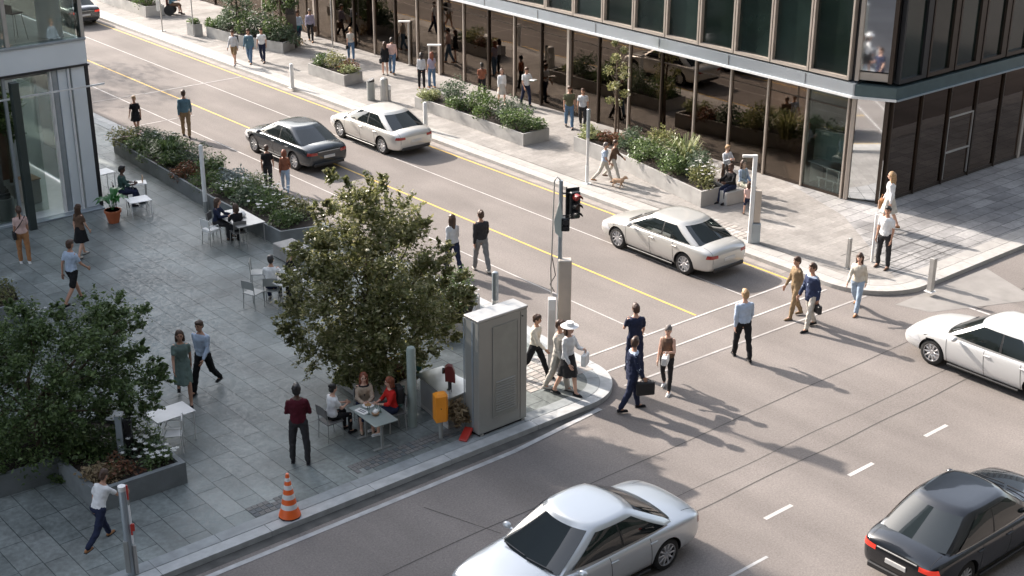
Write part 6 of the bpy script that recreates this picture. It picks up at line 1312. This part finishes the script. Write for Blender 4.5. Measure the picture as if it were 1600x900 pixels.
    for x in wx:
        for sd in (1, -1):
            y = sd*(W/2-.115); 
            r_ = [(-.105, .21), (-.105, .30), (-.08, .333), (.08, .333), (.105, .31), (.105, .235)]; tm = MB(); tm.loft([[(rr*math.cos(2*PI*j/32), yy, rr*math.sin(2*PI*j/32)) for j in range(32)] for yy, rr in r_], 0, False); wl = tm.build('wheel', tyre, t, 50, (x, y-.03*sd, .335))
            rm = MB(); o_ = .085*sd; rm.cyl((0, -.02*sd, 0), (0, .02*sd, 0), .235, 28)
            for j in range(10): a = 2*PI*j/10; rm.box((math.cos(a)*.14, o_, math.sin(a)*.14), (.19, .022, .04), 0, .005, rot=Matrix.Rotation(-a, 3, 'Y'))
            rm.cyl((0, o_-.015, 0), (0, o_+.015, 0), .05, 16); rm.loft([[(rr*math.cos(2*PI*j/28), yy, rr*math.sin(2*PI*j/28)) for j in range(28)] for yy, rr in ((o_-.02, .245), (o_+.015, .245), (o_+.015, .22), (o_-.02, .22))], 0, False); rm.build('rim', rimm, wl, 50)
    hw_ = W/2
    def skin_patch(name, m, cuts, off=.006):          # a lamp or panel that follows the body's own surface
        bm = bmesh.new(); bm.from_mesh(me)
        for co_, no_ in cuts: bmesh.ops.bisect_plane(bm, geom=bm.verts[:]+bm.edges[:]+bm.faces[:], plane_co=co_, plane_no=no_, clear_outer=True)
        bm.normal_update()
        mv = [(v, v.normal.copy()) for v in bm.verts]
        for v, n_ in mv: v.co += n_*off
        for f in bm.faces: f.material_index = 0
        q = bpy.data.meshes.new(name); bm.to_mesh(q); bm.free(); q.materials.append(m); q.polygons.foreach_set('use_smooth', [True]*len(q.polygons))
        o = bpy.data.objects.new(name, q); COL.objects.link(o); o.parent = t; return o
    for sd in (1, -1):
        skin_patch('taillight', tailon if lit else tail, [((-2.02*k, 0, 0), (1, 0, .25)), ((0, sd*.48, 0), (0, -sd, 0)), ((0, 0, .70), (0, 0, -1)), ((-2.3*k, 0, .80), (-.12, 0, 1))])
        skin_patch('headlight', headm, [((1.86*k, 0, .7), (-1, 0, .9)), ((0, sd*.5, 0), (0, -sd, 0)), ((0, 0, .52), (.0, 0, -1)), ((2.3*k, 0, .655), (.24, 0, 1))])
        mr = MB().ell((.78*k, sd*(hw_+.09), .98), (.075, .10, .065)); mr.box((.78*k, sd*(hw_-.0), .95), (.05, .12, .03)); mr.build('wing_mirror', paint, t, 60)
        for x_ in (.02, -.92): MB().box((x_*k-.08, sd*(hw_+.0), .80), (.19, .035, .028), 0, .01).build('door_handle', M['chrome'] if False else paint, t)
        for x_ in (.95, -.06, -1.02): skin_patch('door_seam', cblack, [((x_*k+.007, 0, 0), (1, 0, -.12)), ((x_*k-.007, 0, 0), (-1, 0, .12)), ((0, sd*.5, 0), (0, -sd, 0)), ((0, 0, .27), (0, 0, -1)), ((0, 0, .9), (0, 0, 1))], .002)
        skin_patch('bonnet_seam', cblack, [((0, sd*.70, 0), (-.12, sd, 0)), ((0, sd*.688, 0), (.12, -sd, 0)), ((1.25*k, 0, 0), (-1, 0, 0)), ((1.98*k, 0, 0), (1, 0, 0)), ((0, 0, .74), (0, 0, -1))], .002)
        skin_patch('boot_seam', cblack, [((0, sd*.68, 0), (0, sd, 0)), ((0, sd*.668, 0), (0, -sd, 0)), ((-1.95*k, 0, 0), (1, 0, 0)), ((0, 0, .55), (0, 0, -1))], .002)
        MB().box((0, sd*(hw_-.03), .215), (1.9*k, .06, .05), 0, .015).build('side_skirt', cblack, t)
    MB().box((-2.385*k, 0, .60), (.03, .46, .10), 0, .008).build('number_plate', M['offwhite'], t); MB().box((-2.35*k, 0, .34), (.08, 1.25, .12), 0, .03).build('rear_bumper', cblack, t)
    skin_patch('grille', cblack, [((2.1*k, 0, 0), (-1, 0, 0)), ((0, .42, 0), (0, 1, 0)), ((0, -.42, 0), (0, -1, 0)), ((0, 0, .42), (0, 0, -1)), ((0, 0, .57), (0, 0, 1))]); MB().box((2.37*k, 0, .34), (.06, 1.1, .09), 0, .03).build('front_bumper', cblack, t)
    MB().box((-2.378*k, 0, .80), (.02, .9, .025), 0, .006).build('boot_trim', M['alu'], t)
    MB().box((1.17*k, .35, .985), (.02, .62, .018), .12).box((1.17*k, -.35, .985), (.02, .62, .018), -.05).build('wiper', cblack, t)
    return t
silver = carpaint('paint_silver', (.56, .55, .52), .35, .3); pearl = carpaint('paint_pearl_white', (.62, .62, .61), .12, .28); wsil = carpaint('paint_warm_silver', (.62, .60, .56), .35, .3); dk = carpaint('paint_black', (.012, .014, .018), .3, .2); dkblue = carpaint('paint_dark_blue', (.02, .028, .036), .4, .22); gbr = carpaint('paint_dark_grey', (.05, .05, .052), .4, .25); palesil = carpaint('paint_pale_silver', (.58, .60, .61), .4, .28)
YA = PI/2
car((29.55, 27.7, 0), YA, silver, 'silver saloon car driving past the traffic light')
car((29.65, 43.2, 0), YA, wsil, 'off white saloon car beside the dark litter bin on the far lane', cab=(1.26, .4, -1.2, -2.08), Hh=1.45)
car((26.1, 43.6, 0), YA, dkblue, 'dark blue saloon car in the middle lane approaching the plaza')
car((29.95, 72.3, 0), YA, gbr, 'dark car with red tail light at the top left beyond the glass building', lit=True)
car((29.95, 16.55, 0), YA+.0, pearl, 'white car entering from the right edge', L=5.0, W=1.9, Hh=1.5, cab=(1.3, .45, -1.0, -1.9))
car((15.75, 16.8, 0), PI, palesil, 'large pale silver car in the shaded foreground at the bottom', L=5.15, W=1.97, Hh=1.52, cab=(1.25, .42, -.85, -1.8))
car((22.4, 12.6, 0), 0.0, dk, 'black car with red tail lights at the bottom right corner', L=4.8, lit=True, Hh=1.5, cab=(1.1, .3, -1.25, -2.08))
